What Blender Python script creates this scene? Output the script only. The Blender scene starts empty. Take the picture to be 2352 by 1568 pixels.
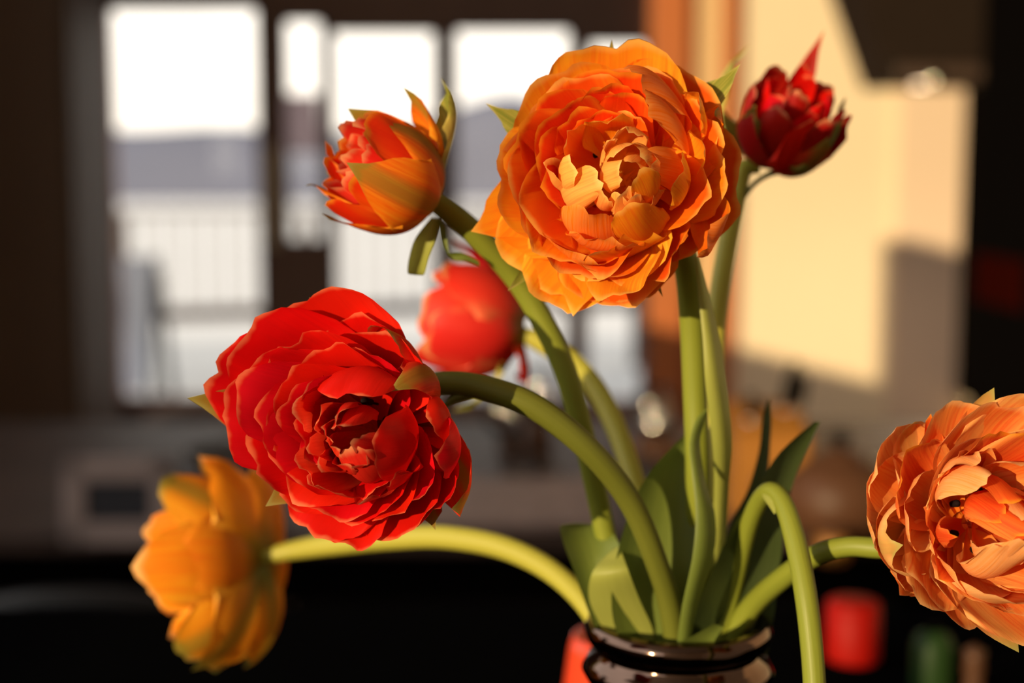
import bpy, bmesh, math, random
from mathutils import Vector, Matrix, noise

# ------------------------------------------------------------------ camera, sky, sun, exposure
SC = bpy.context.scene
COL = SC.collection
R = math.radians
F = 50 / 36 * 2352            # focal length in pixels of a 2352 px wide frame
CAM_Z = 1.28
PITCH = R(6.5)
cam_d = bpy.data.cameras.new('camera')
cam = bpy.data.objects.new('camera', cam_d)
COL.objects.link(cam)
cam_d.lens = 50
cam_d.sensor_width = 36
cam_d.clip_start = 0.02
cam_d.clip_end = 3000
cam.location = (0, 0, CAM_Z)
cam.rotation_euler = (math.pi / 2 - PITCH, 0, 0)
cam_d.dof.use_dof = True
cam_d.dof.focus_distance = 0.45
cam_d.dof.aperture_fstop = 5.0
SC.camera = cam

world = bpy.data.worlds.new('evening_sky')
SC.world = world
world.use_nodes = True
wn = world.node_tree.nodes
wl = world.node_tree.links
bg = wn['Background']
tcw = wn.new('ShaderNodeTexCoord')
sepw = wn.new('ShaderNodeSeparateXYZ')
rampw = wn.new('ShaderNodeValToRGB')
wl.new(tcw.outputs['Generated'], sepw.inputs[0])
wl.new(sepw.outputs['Z'], rampw.inputs[0])
rampw.color_ramp.elements[0].position = 0.0
rampw.color_ramp.elements[0].color = (1.0, 0.90, 0.76, 1)
rampw.color_ramp.elements[1].position = 0.35
rampw.color_ramp.elements[1].color = (1.0, 0.97, 0.92, 1)
wl.new(rampw.outputs[0], bg.inputs[0])
bg.inputs[1].default_value = 1.9

SUN_AZ, SUN_EL = R(38), R(9)          # azimuth left of the direction towards the camera
sun_dir = Vector((-math.sin(SUN_AZ) * math.cos(SUN_EL), -math.cos(SUN_AZ) * math.cos(SUN_EL), math.sin(SUN_EL)))
sl = bpy.data.lights.new('low_sun', 'SUN')
sl.energy = 5.3
sl.color = (1.0, 0.76, 0.42)
sl.angle = R(0.55)
so = bpy.data.objects.new('low_sun', sl)
COL.objects.link(so)
so.rotation_euler = sun_dir.to_track_quat('Z', 'Y').to_euler()

vs = SC.view_settings
vs.view_transform = 'Standard'
vs.look = 'None'
vs.exposure = 0.0
vs.gamma = 1.0
vs.use_curve_mapping = False
SC.cycles.use_denoising = True
SC.cycles.max_bounces = 10
SC.cycles.diffuse_bounces = 5
SC.cycles.transparent_max_bounces = 16
SC.cycles.sample_clamp_indirect = 6

# ------------------------------------------------------------------ helpers
CF = Vector((0, math.cos(PITCH), -math.sin(PITCH)))
CR = Vector((1, 0, 0))
CU = Vector((0, math.sin(PITCH), math.cos(PITCH)))
CO = Vector((0, 0, CAM_Z))


def px(x, y, d):
    """point seen at pixel x, y of the photograph, d metres in front of the camera"""
    return CO + CF * d + CR * ((x - 1176) / F * d) + CU * ((784 - y) / F * d)


def at_y(x, y, Y):
    """point seen at pixel x, y that lies on the vertical plane Y"""
    v = CF + CR * ((x - 1176) / F) + CU * ((784 - y) / F)
    return CO + v * (Y / v.y)


def at_z(x, y, z):
    v = CF + CR * ((x - 1176) / F) + CU * ((784 - y) / F)
    return CO + v * ((z - CAM_Z) / v.z)


def lin(r, g, b):
    f = lambda c: (c / 255 / 12.92) if c / 255 <= 0.04045 else ((c / 255 + 0.055) / 1.055) ** 2.4
    return (f(r), f(g), f(b), 1)


def link(name, me, parent=None, mat=None, smooth=False):
    o = bpy.data.objects.new(name, me)
    COL.objects.link(o)
    if parent is not None:
        o.parent = parent
    if mat is not None:
        me.materials.clear()
        me.materials.append(mat)
    if smooth:
        me.polygons.foreach_set('use_smooth', [True] * len(me.polygons))
    return o


def empty(name, loc, label, cat, group=None):
    o = bpy.data.objects.new(name, None)
    COL.objects.link(o)
    o.empty_display_size = 0.02
    o.location = loc
    tag(o, label, cat, group)
    return o


def tag(o, label, cat, group=None):
    o['label'] = label
    o['category'] = cat
    if group:
        o['group'] = group
    return o


def struct(o):
    o['kind'] = 'structure'
    return o


def bm_mesh(name, bm):
    me = bpy.data.meshes.new(name)
    bmesh.ops.recalc_face_normals(bm, faces=bm.faces)
    bm.to_mesh(me)
    bm.free()
    return me


def add_box(bm, a, b, bev=0.0):
    a, b = Vector(a), Vector(b)
    c = (a + b) / 2
    s = Vector((abs(b.x - a.x), abs(b.y - a.y), abs(b.z - a.z)))
    m = Matrix.Translation(c) @ Matrix.Diagonal((*s, 1))
    r = bmesh.ops.create_cube(bm, size=1, matrix=m)
    if bev > 0:
        es = list({e for v in r['verts'] for e in v.link_edges})
        bmesh.ops.bevel(bm, geom=es, offset=bev, segments=2, affect='EDGES', profile=0.5)


def box(name, a, b, mat, parent=None, bev=0.0, origin=None):
    bm = bmesh.new()
    o0 = Vector(origin) if origin is not None else Vector((0, 0, 0))
    add_box(bm, Vector(a) - o0, Vector(b) - o0, bev)
    return link(name, bm_mesh(name, bm), parent, mat)


def lathe(name, prof, mat, parent=None, seg=48, center=(0, 0, 0)):
    bm = bmesh.new()
    rings = []
    c = Vector(center)
    for r, z in prof:
        if r < 1e-6:
            rings.append([bm.verts.new(c + Vector((0, 0, z)))])
        else:
            rings.append([bm.verts.new(c + Vector((r * math.cos(2 * math.pi * k / seg), r * math.sin(2 * math.pi * k / seg), z))) for k in range(seg)])
    for a, b in zip(rings, rings[1:]):
        for k in range(seg):
            k2 = (k + 1) % seg
            if len(a) == 1 and len(b) == 1:
                continue
            if len(a) == 1:
                bm.faces.new((a[0], b[k], b[k2]))
            elif len(b) == 1:
                bm.faces.new((a[k], a[k2], b[0]))
            else:
                bm.faces.new((a[k], a[k2], b[k2], b[k]))
    return link(name, bm_mesh(name, bm), parent, mat, True)


def catmull(pts, n):
    """n samples of a Catmull-Rom curve through tuples of equal length"""
    out = []
    m = len(pts) - 1
    for i in range(n):
        u = i / (n - 1) * m
        k = min(int(u), m - 1)
        f = u - k
        p0, p1, p2, p3 = pts[max(k - 1, 0)], pts[k], pts[k + 1], pts[min(k + 2, m)]
        out.append(tuple(0.5 * (2 * b + (c - a) * f + (2 * a - 5 * b + 4 * c - d) * f * f + (3 * b - a - 3 * c + d) * f ** 3)
                         for a, b, c, d in zip(p0, p1, p2, p3)))
    return out


def tube_bm(bm, pts, rad, seg=14, cap=True):
    n = len(pts)
    rings = []
    ref = Vector((0.13, 0.97, 0.2)).normalized()
    for i, p in enumerate(pts):
        t = (pts[min(i + 1, n - 1)] - pts[max(i - 1, 0)]).normalized()
        s = t.cross(ref)
        if s.length < 1e-4:
            s = t.cross(Vector((1, 0, 0)))
        s.normalize()
        q = s.cross(t).normalized()
        r = rad[i] if isinstance(rad, (list, tuple)) else rad
        rings.append([bm.verts.new(p + (s * math.cos(2 * math.pi * k / seg) + q * math.sin(2 * math.pi * k / seg)) * r) for k in range(seg)])
    for a, b in zip(rings, rings[1:]):
        for k in range(seg):
            bm.faces.new((a[k], a[(k + 1) % seg], b[(k + 1) % seg], b[k]))
    if cap:
        bm.faces.new(rings[0][::-1])
        bm.faces.new(rings[-1])


def tube(name, pts, rad, mat, parent=None, seg=14):
    bm = bmesh.new()
    tube_bm(bm, [Vector(p) for p in pts], rad, seg)
    return link(name, bm_mesh(name, bm), parent, mat, True)


# ------------------------------------------------------------------ materials
def new_mat(name):
    m = bpy.data.materials.new(name)
    m.use_nodes = True
    nt = m.node_tree
    return m, nt, nt.nodes, nt.links, nt.nodes['Principled BSDF']


def plain(name, col, rough=0.6, metal=0.0, spec=0.4, var=0.12, scale=14.0, bump=0.0, stretch=(1, 1, 1)):
    m, nt, n, l, p = new_mat(name)
    tc = n.new('ShaderNodeTexCoord')
    mp = n.new('ShaderNodeMapping')
    mp.inputs['Scale'].default_value = stretch
    l.new(tc.outputs['Object'], mp.inputs[0])
    ns = n.new('ShaderNodeTexNoise')
    ns.inputs['Scale'].default_value = scale
    ns.inputs['Detail'].default_value = 4
    l.new(mp.outputs[0], ns.inputs[0])
    mx = n.new('ShaderNodeMix')
    mx.data_type = 'RGBA'
    mx.inputs[6].default_value = tuple(c * (1 - var) for c in col[:3]) + (1,)
    mx.inputs[7].default_value = tuple(min(c * (1 + var), 1) for c in col[:3]) + (1,)
    l.new(ns.outputs[0], mx.inputs[0])
    l.new(mx.outputs[2], p.inputs['Base Color'])
    p.inputs['Roughness'].default_value = rough
    p.inputs['Metallic'].default_value = metal
    p.inputs['Specular IOR Level'].default_value = spec
    if bump:
        b = n.new('ShaderNodeBump')
        b.inputs['Strength'].default_value = bump
        b.inputs['Distance'].default_value = 0.002
        l.new(ns.outputs[0], b.inputs['Height'])
        l.new(b.outputs[0], p.inputs['Normal'])
    return m


def glass_mat(name, tint=(1, 1, 1, 1), gloss=0.06, rough=0.02):
    m, nt, n, l, p = new_mat(name)
    n.remove(p)
    out = n['Material Output']
    tr = n.new('ShaderNodeBsdfTransparent')
    tr.inputs[0].default_value = tint
    gl = n.new('ShaderNodeBsdfGlossy')
    gl.inputs['Roughness'].default_value = rough
    fr = n.new('ShaderNodeFresnel')
    fr.inputs[0].default_value = 1.45
    mx = n.new('ShaderNodeMixShader')
    l.new(fr.outputs[0], mx.inputs[0])
    l.new(tr.outputs[0], mx.inputs[1])
    l.new(gl.outputs[0], mx.inputs[2])
    l.new(mx.outputs[0], out.inputs[0])
    return m


def petal_mat(name, inner, mid, edge, tip, base=(0.9, 0.45, 0.05, 1), green=0.0, transl=0.33, outside=None, vein=None, tipat=0.93, blotch=0.0):
    """petal tissue: colour runs from base over a flamed middle to a paler margin; uv.x across, uv.y along"""
    m, nt, n, l, p = new_mat(name)
    out = n['Material Output']

    def math_(op, a, b=None, clamp=False):
        q = n.new('ShaderNodeMath')
        q.operation = op
        q.use_clamp = clamp
        for i, v in enumerate((a, b)):
            if v is None:
                continue
            if isinstance(v, (int, float)):
                q.inputs[i].default_value = v
            else:
                l.new(v, q.inputs[i])
        return q.outputs[0]

    def mix(f, a, b):
        q = n.new('ShaderNodeMix')
        q.data_type = 'RGBA'
        for i, v in ((0, f), (6, a), (7, b)):
            if isinstance(v, (int, float, tuple)):
                q.inputs[i].default_value = v
            else:
                l.new(v, q.inputs[i])
        return q.outputs[2]

    def ss(v, lo, hi):
        q = n.new('ShaderNodeMapRange')
        q.interpolation_type = 'SMOOTHSTEP'
        l.new(v, q.inputs[0])
        q.inputs[1].default_value = lo
        q.inputs[2].default_value = hi
        return q.outputs[0]

    uv = n.new('ShaderNodeUVMap')
    sp = n.new('ShaderNodeSeparateXYZ')
    l.new(uv.outputs[0], sp.inputs[0])
    u, v = sp.outputs[0], sp.outputs[1]
    oi = n.new('ShaderNodeObjectInfo')
    cb = n.new('ShaderNodeCombineXYZ')
    l.new(math_('MULTIPLY', u, 34.0), cb.inputs[0])
    l.new(math_('MULTIPLY', v, 1.6), cb.inputs[1])
    l.new(math_('MULTIPLY', oi.outputs['Random'], 90.0), cb.inputs[2])
    vn = n.new('ShaderNodeTexNoise')
    vn.inputs['Scale'].default_value = 1.0
    vn.inputs['Detail'].default_value = 5
    vn.inputs['Roughness'].default_value = 0.6
    l.new(cb.outputs[0], vn.inputs[0])
    cb2 = n.new('ShaderNodeCombineXYZ')
    l.new(math_('MULTIPLY', u, 5.0), cb2.inputs[0])
    l.new(math_('MULTIPLY', v, 2.0), cb2.inputs[1])
    l.new(math_('MULTIPLY', oi.outputs['Random'], 40.0), cb2.inputs[2])
    bn = n.new('ShaderNodeTexNoise')
    bn.inputs['Scale'].default_value = 1.0
    l.new(cb2.outputs[0], bn.inputs[0])
    e = math_('MULTIPLY', math_('ABSOLUTE', math_('SUBTRACT', u, 0.5)), 2.0)
    veinf = ss(vn.outputs[0], 0.42, 0.66)
    blob = math_('SUBTRACT', bn.outputs[0], 0.5)
    ev = math_('ADD', math_('ADD', e, math_('MULTIPLY', blob, 0.9)), math_('MULTIPLY', math_('SUBTRACT', vn.outputs[0], 0.5), 0.5))
    c = mix(ss(ev, 0.15, 0.75), inner, mid)
    c = mix(math_('MULTIPLY', ss(ev, 0.7, 1.1), 0.9), c, edge)
    c = mix(math_('MULTIPLY', math_('MULTIPLY', veinf, 0.55), ss(v, 0.2, 0.7)), c, vein or edge)
    rnd = math_('SUBTRACT', oi.outputs['Random'], 0.5)
    c = mix(math_('MULTIPLY', ss(math_('ADD', v, math_('MULTIPLY', blob, 0.1)), tipat, 1.0), 0.8), c, tip)
    c = mix(math_('SUBTRACT', 1.0, ss(v, 0.05, 0.28)), c, base)
    if blotch:
        c = mix(math_('MULTIPLY', math_('SUBTRACT', 1.0, ss(v, 0.08, 0.2)), blotch), c, (0.012, 0.004, 0.006, 1))
    if outside is not None:
        gm = n.new('ShaderNodeNewGeometry')
        c = mix(math_('MULTIPLY', gm.outputs['Backfacing'], 0.75), c, mix(veinf, outside, mid))
    if green:
        gmask = math_('SUBTRACT', 1.0, ss(math_('ADD', e, math_('MULTIPLY', math_('SUBTRACT', vn.outputs[0], 0.5), 0.3)), 0.08, 0.42))
        gmask = math_('MULTIPLY', math_('ADD', math_('MULTIPLY', gmask, 0.8), math_('MULTIPLY', ss(v, 0.88, 1.0), 0.7), True), green)
        c = mix(gmask, c, (0.20, 0.22, 0.03, 1))
    hs = n.new('ShaderNodeHueSaturation')
    l.new(c, hs.inputs['Color'])
    l.new(math_('ADD', 0.5, math_('MULTIPLY', rnd, 0.006)), hs.inputs['Hue'])
    l.new(math_('ADD', 1.0, math_('MULTIPLY', rnd, 0.25)), hs.inputs['Value'])
    c = hs.outputs[0]
    l.new(c, p.inputs['Base Color'])
    p.inputs['Roughness'].default_value = 0.45
    p.inputs['Specular IOR Level'].default_value = 0.16
    bp = n.new('ShaderNodeBump')
    bp.inputs['Strength'].default_value = 0.25
    bp.inputs['Distance'].default_value = 0.0006
    l.new(vn.outputs[0], bp.inputs['Height'])
    l.new(bp.outputs[0], p.inputs['Normal'])
    tl = n.new('ShaderNodeBsdfTranslucent')
    l.new(c, tl.inputs[0])
    ms = n.new('ShaderNodeMixShader')
    ms.inputs[0].default_value = transl
    l.new(p.outputs[0], ms.inputs[1])
    l.new(tl.outputs[0], ms.inputs[2])
    l.new(ms.outputs[0], out.inputs[0])
    return m


def leaf_mat(name, a, b, transl=0.3, rough=0.45):
    m, nt, n, l, p = new_mat(name)
    out = n['Material Output']
    uv = n.new('ShaderNodeUVMap')
    mp = n.new('ShaderNodeMapping')
    mp.inputs['Scale'].default_value = (22, 0.8, 1)
    l.new(uv.outputs[0], mp.inputs[0])
    ns = n.new('ShaderNodeTexNoise')
    ns.inputs['Scale'].default_value = 1
    ns.inputs['Detail'].default_value = 4
    l.new(mp.outputs[0], ns.inputs[0])
    mx = n.new('ShaderNodeMix')
    mx.data_type = 'RGBA'
    mx.inputs[6].default_value = a
    mx.inputs[7].default_value = b
    l.new(ns.outputs[0], mx.inputs[0])
    l.new(mx.outputs[2], p.inputs['Base Color'])
    p.inputs['Roughness'].default_value = rough
    p.inputs['Specular IOR Level'].default_value = 0.35
    bp = n.new('ShaderNodeBump')
    bp.inputs['Strength'].default_value = 0.2
    bp.inputs['Distance'].default_value = 0.0008
    l.new(ns.outputs[0], bp.inputs['Height'])
    l.new(bp.outputs[0], p.inputs['Normal'])
    tl = n.new('ShaderNodeBsdfTranslucent')
    l.new(mx.outputs[2], tl.inputs[0])
    ms = n.new('ShaderNodeMixShader')
    ms.inputs[0].default_value = transl
    l.new(p.outputs[0], ms.inputs[1])
    l.new(tl.outputs[0], ms.inputs[2])
    l.new(ms.outputs[0], out.inputs[0])
    return m


M = {}
M['dark_brown'] = plain('dark_brown_wood', (0.24, 0.15, 0.12, 1), 0.8, spec=0.1, scale=5, stretch=(1, 1, 0.2))
M['red_brown'] = plain('red_brown_wood', (0.22, 0.045, 0.018, 1), 0.5, scale=6, stretch=(1, 1, 0.15))
M['orange_wood'] = plain('orange_wood', (0.42, 0.125, 0.035, 1), 0.5, scale=8, stretch=(1, 1, 0.1), var=0.2)
M['tan_wood'] = plain('tan_wood', (0.62, 0.42, 0.22, 1), 0.5, scale=8, stretch=(1, 1, 0.1))
M['cream'] = plain('cream_plaster', (0.76, 0.63, 0.46, 1), 0.85, scale=30, var=0.04, bump=0.1)
M['peach'] = plain('peach_plaster', (0.70, 0.54, 0.42, 1), 0.85, scale=30, var=0.04)
M['ceiling'] = plain('pale_ceiling_boards', (0.62, 0.56, 0.48, 1), 0.7, scale=4)
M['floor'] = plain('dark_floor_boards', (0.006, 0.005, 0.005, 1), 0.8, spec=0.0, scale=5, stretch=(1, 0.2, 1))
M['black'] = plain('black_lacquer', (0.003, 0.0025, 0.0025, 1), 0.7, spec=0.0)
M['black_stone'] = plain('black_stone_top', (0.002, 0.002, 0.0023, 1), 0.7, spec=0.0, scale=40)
M['hood'] = plain('dark_hood_steel', (0.018, 0.012, 0.009, 1), 0.6, spec=0.02)
M['steel'] = plain('brushed_steel', (0.75, 0.7, 0.62, 1), 0.14, metal=1.0)
M['glass'] = glass_mat('window_glass')
M['wine_glass'] = glass_mat('clear_glass', (0.96, 0.96, 0.97, 1), rough=0.06)
M['water'] = plain('pale_lake_water', (0.42, 0.41, 0.40, 1), 0.5, scale=0.05, var=0.06, spec=0.1)
M['mountain'] = plain('blue_hazy_mountain', (0.115, 0.12, 0.155, 1), 1.0, scale=0.02, var=0.2, spec=0)  # haze of the distance is put into this blue grey
M['snow'] = plain('snowy_deck', (0.30, 0.305, 0.31, 1), 0.8, scale=6, var=0.15)
M['rail'] = plain('weathered_rail_paint', (0.04, 0.03, 0.03, 1), 0.6)
M['rail_pale'] = plain('pale_rail_paint', (0.22, 0.22, 0.24, 1), 0.6)
M['blue_cloth'] = plain('blue_grey_canvas', (0.12, 0.14, 0.20, 1), 0.9)
M['table_top'] = plain('brown_table_top', (0.055, 0.036, 0.030, 1), 0.5, scale=5, var=0.6, spec=0.12)
M['block_wood'] = plain('honey_wood', (0.30, 0.12, 0.018, 1), 0.45, scale=10, stretch=(1, 1, 0.15), var=0.2)
M['brown_glaze'] = plain('brown_glaze', (0.075, 0.032, 0.016, 1), 0.45, spec=0.2)
M['red_glaze'] = plain('red_glaze', (0.28, 0.004, 0.0015, 1), 0.55, spec=0.12)
M['red_orange_glaze'] = plain('red_orange_glaze', (0.62, 0.055, 0.02, 1), 0.25)
M['green_glaze'] = plain('green_glass_paint', (0.014, 0.036, 0.008, 1), 0.5, spec=0.15)
M['pale_mat'] = plain('pale_mount_card', (0.30, 0.235, 0.225, 1), 0.8)
M['photo'] = plain('dark_picture_print', (0.02, 0.02, 0.028, 1), 0.5, scale=9, var=0.6)
M['red_dark_cloth'] = plain('dark_red_towel', (0.02, 0.002, 0.001, 1), 0.9, spec=0.0)
M['bronze'] = plain('dark_bronze_mirror', (0.13, 0.082, 0.062, 1), 0.08, metal=1.0, scale=60, var=0.5)
M['anther'] = plain('black_anther', (0.010, 0.005, 0.006, 1), 0.8, spec=0.1)
M['pistil'] = plain('pale_green_pistil', (0.42, 0.40, 0.10, 1), 0.5)
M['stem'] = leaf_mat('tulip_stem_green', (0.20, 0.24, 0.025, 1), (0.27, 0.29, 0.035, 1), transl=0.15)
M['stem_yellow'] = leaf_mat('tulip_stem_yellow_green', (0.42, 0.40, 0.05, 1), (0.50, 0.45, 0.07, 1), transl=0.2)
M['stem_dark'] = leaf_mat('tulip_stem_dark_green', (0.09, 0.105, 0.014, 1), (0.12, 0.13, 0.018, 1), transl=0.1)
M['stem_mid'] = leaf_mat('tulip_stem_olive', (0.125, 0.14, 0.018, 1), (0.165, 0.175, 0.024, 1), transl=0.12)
M['leaf'] = leaf_mat('tulip_leaf_green', (0.13, 0.18, 0.03, 1), (0.19, 0.23, 0.045, 1), transl=0.25)
M['leaf_shaded'] = leaf_mat('tulip_leaf_shaded_green', (0.05, 0.075, 0.02, 1), (0.075, 0.10, 0.03, 1), transl=0.15)  # leaf green darkened; the right cluster's shade is put into the colour
M['leaf_pale'] = leaf_mat('tulip_leaf_pale_green', (0.30, 0.33, 0.06, 1), (0.38, 0.39, 0.09, 1), transl=0.25)

M['mauve'] = leaf_mat('pale_mauve_cloth', (0.58, 0.45, 0.48, 1), (0.64, 0.50, 0.53, 1), transl=0.7, rough=0.9)

O_DEEP, O_MID, O_EDGE, O_YEL = (0.83, 0.105, 0.006, 1), (0.89, 0.22, 0.010, 1), (0.92, 0.37, 0.024, 1), (0.95, 0.50, 0.10, 1)
PALE = (0.80, 0.62, 0.25, 1)
M['orange'] = petal_mat('orange_petal', O_DEEP, O_MID, O_EDGE, O_YEL, base=(0.88, 0.2, 0.01, 1), vein=O_DEEP, outside=(0.90, 0.30, 0.06, 1))
M['orange_deep'] = petal_mat('deep_orange_petal', (0.80, 0.045, 0.004, 1), (0.85, 0.10, 0.006, 1), (0.90, 0.25, 0.015, 1), O_EDGE, base=(0.85, 0.12, 0.01, 1), vein=(0.75, 0.03, 0.004, 1))
M['orange_gold'] = petal_mat('golden_orange_petal', (0.88, 0.27, 0.010, 1), (0.91, 0.38, 0.018, 1), (0.93, 0.47, 0.04, 1), O_YEL, base=(0.9, 0.35, 0.03, 1), vein=(0.85, 0.15, 0.01, 1))
M['orange_core'] = petal_mat('pale_orange_petal', (0.92, 0.42, 0.09, 1), (0.93, 0.49, 0.10, 1), (0.94, 0.57, 0.14, 1), (0.95, 0.62, 0.2, 1), base=(0.9, 0.5, 0.06, 1), vein=(0.88, 0.26, 0.06, 1))
M['orange_bract'] = petal_mat('orange_green_outer_petal', O_DEEP, O_MID, O_EDGE, PALE, green=0.8, vein=O_EDGE)
M['green_bract'] = petal_mat('green_outer_petal', (0.18, 0.20, 0.03, 1), (0.32, 0.30, 0.05, 1), (0.55, 0.42, 0.10, 1), PALE, base=(0.2, 0.22, 0.03, 1), green=0.5, transl=0.2)
M['red'] = petal_mat('red_petal', (0.66, 0.003, 0.003, 1), (0.76, 0.005, 0.004, 1), (0.80, 0.014, 0.009, 1), (0.85, 0.20, 0.09, 1), base=(0.55, 0.004, 0.003, 1), vein=(0.62, 0.004, 0.004, 1), tipat=0.96)
M['red_core'] = petal_mat('coral_petal', (0.78, 0.035, 0.015, 1), (0.82, 0.065, 0.028, 1), (0.85, 0.11, 0.04, 1), (0.88, 0.40, 0.18, 1), base=(0.7, 0.2, 0.02, 1), vein=(0.70, 0.02, 0.01, 1), tipat=0.92)
M['red_bract'] = petal_mat('red_green_outer_petal', (0.60, 0.03, 0.01, 1), (0.72, 0.03, 0.012, 1), (0.74, 0.06, 0.02, 1), (0.75, 0.55, 0.25, 1), green=0.75, vein=(0.5, 0.02, 0.01, 1), base=(0.3, 0.2, 0.03, 1))
M['pink_red'] = petal_mat('pink_red_petal', (0.75, 0.03, 0.02, 1), (0.80, 0.05, 0.03, 1), (0.82, 0.20, 0.09, 1), (0.8, 0.5, 0.2, 1), base=(0.18, 0.10, 0.02, 1), vein=(0.7, 0.02, 0.015, 1))
M['maroon'] = petal_mat('dark_red_petal', (0.36, 0.004, 0.004, 1), (0.45, 0.008, 0.006, 1), (0.55, 0.03, 0.015, 1), (0.65, 0.25, 0.12, 1), base=(0.3, 0.15, 0.04, 1), vein=(0.3, 0.003, 0.003, 1))
M['peach_petal'] = petal_mat('peach_orange_petal', (0.88, 0.26, 0.05, 1), (0.92, 0.42, 0.11, 1), (0.93, 0.56, 0.20, 1), (0.94, 0.55, 0.22, 1), base=(0.85, 0.22, 0.02, 1), vein=(0.80, 0.08, 0.015, 1), outside=(0.92, 0.48, 0.20, 1))
M['peach_deep'] = petal_mat('deep_peach_petal', (0.82, 0.12, 0.018, 1), (0.88, 0.22, 0.04, 1), (0.91, 0.36, 0.09, 1), O_EDGE, base=(0.75, 0.08, 0.01, 1), vein=(0.7, 0.03, 0.01, 1))
M['peach_bract'] = petal_mat('pale_peach_outer_petal', (0.85, 0.42, 0.13, 1), (0.88, 0.48, 0.18, 1), (0.88, 0.55, 0.22, 1), (0.6, 0.6, 0.2, 1), green=0.45, vein=(0.85, 0.35, 0.12, 1), base=(0.85, 0.4, 0.06, 1))
M['yellow'] = petal_mat('amber_petal', (0.82, 0.26, 0.010, 1), (0.86, 0.36, 0.018, 1), (0.88, 0.46, 0.05, 1), (0.88, 0.52, 0.2, 1), base=(0.3, 0.2, 0.02, 1), vein=(0.78, 0.12, 0.006, 1), transl=0.3)
M['yellow_bract'] = petal_mat('amber_green_outer_petal', (0.74, 0.28, 0.014, 1), (0.82, 0.36, 0.02, 1), (0.86, 0.45, 0.05, 1), (0.7, 0.55, 0.2, 1), base=(0.16, 0.14, 0.015, 1), green=0.8, vein=(0.7, 0.2, 0.01, 1), transl=0.3)

# ------------------------------------------------------------------ the room
YB = 6.0                                  # plane of the back wall
CEIL = 3.3
XL, XR = -1.95, 1.9


def wx(x, Y=YB):
    return at_y(x, 412, Y).x


def wz(y, Y=YB):
    return at_y(1176, y, Y).z


struct(box('floor', (XL - 0.2, -4.3, -0.1), (XR + 0.2, YB + 0.15, 0.0), M['floor']))
struct(box('ceiling', (XL - 0.2, -4.3, CEIL), (XR + 0.2, YB + 0.15, CEIL + 0.1), M['ceiling']))
struct(box('wall_right', (XR, -4.3, 0), (XR + 0.15, YB, CEIL), M['cream']))
struct(box('wall_behind', (XL, -4.3, 0), (XR, -4.2, CEIL), M['cream']))

# left wall with the wide opening that lets the low sun in
SILL = 1.32
OPEN_Y = 2.76
bm = bmesh.new()
add_box(bm, (XL - 0.12, -4.2, 0), (XL, YB, SILL))
add_box(bm, (XL - 0.12, OPEN_Y, SILL), (XL, YB, CEIL))
add_box(bm, (XL - 0.12, -4.2, 3.2), (XL, OPEN_Y, CEIL))
add_box(bm, (XL - 0.12, 1.02, SILL), (XL, 1.34, 1.96))            # added unseen pier, shaped to throw the stepped shadow on the cream wall
struct(link('wall_left', bm_mesh('wall_left', bm), None, M['dark_brown']))

# glazed back wall: openings given by where their edges are seen
openings = [  # x0, y0, x1, y1 in the photograph
    (247, 8, 600, 925), (648, 36, 746, 560), (757, 62, 1004, 930), (1040, 58, 1314, 930), (1346, 88, 1488, 930)]
rects = [(wx(a), wz(d), wx(c), wz(b)) for a, b, c, d in openings]
bm = bmesh.new()
xs_end = wx(1494)
zmin = min(r[1] for r in rects)
add_box(bm, (XL, YB, 0), (xs_end, YB + 0.12, zmin))                    # below the panes
cur = XL
for (x0, z0, x1, z1) in rects:
    add_box(bm, (cur, YB, zmin), (x0, YB + 0.12, CEIL))
    add_box(bm, (x0, YB, z1), (x1, YB + 0.12, CEIL))
    if z0 > zmin + 0.01:
        add_box(bm, (x0, YB, zmin), (x1, YB + 0.12, z0))
    cur = x1
add_box(bm, (cur, YB, zmin), (xs_end, YB + 0.12, CEIL))
struct(link('wall_back', bm_mesh('wall_back', bm), None, M['dark_brown']))
for i, (x0, z0, x1, z1) in enumerate(rects):
    bm = bmesh.new()
    t = 0.018
    for a, b in (((x0, z0), (x0 + t, z1)), ((x1 - t, z0), (x1, z1)), ((x0, z0), (x1, z0 + t)), ((x0, z1 - t), (x1, z1))):
        add_box(bm, (a[0], YB + 0.03, a[1]), (b[0], YB + 0.09, b[1]))
    w = struct(link('window_%d' % (i + 1), bm_mesh('window', bm), None, M['red_brown' if i == 0 else 'dark_brown']))
    box('pane', (x0 + t, YB + 0.058, z0 + t), (x1 - t, YB + 0.062, z1 - t), M['glass'], w)

# cream wall right of the windows, with the timber casing that ends it
struct(box('wall_kitchen', (wx(1690), YB - 0.02, 0), (XR, YB + 0.12, CEIL), M['cream']))
def casing(name, x0, x1, d, mat):
    return struct(box(name, (wx(x0, YB - d), YB - d, 0), (wx(x1, YB - d), YB + 0.1, CEIL), mat, bev=0.004))
casing('trim_1', 1492, 1578, 0.05, M['orange_wood'])
casing('trim_2', 1578, 1600, 0.01, M['red_brown'])
casing('trim_3', 1600, 1656, 0.03, M['tan_wood'])
casing('trim_4', 1656, 1694, 0.06, M['orange_wood'])
struct(box('trim_5', (wx(400 - 180), YB - 0.03, 0), (wx(247), YB, CEIL), M['red_brown'], bev=0.004))
struct(box('trim_6', (wx(604), YB - 0.02, wz(565)), (wx(640), YB, wz(335)), M['cream'], bev=0.004))

struct(box('trim_8', (wx(2054), YB - 0.05, 0), (wx(2206), YB - 0.021, wz(196)), M['peach'], bev=0.004))

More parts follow.
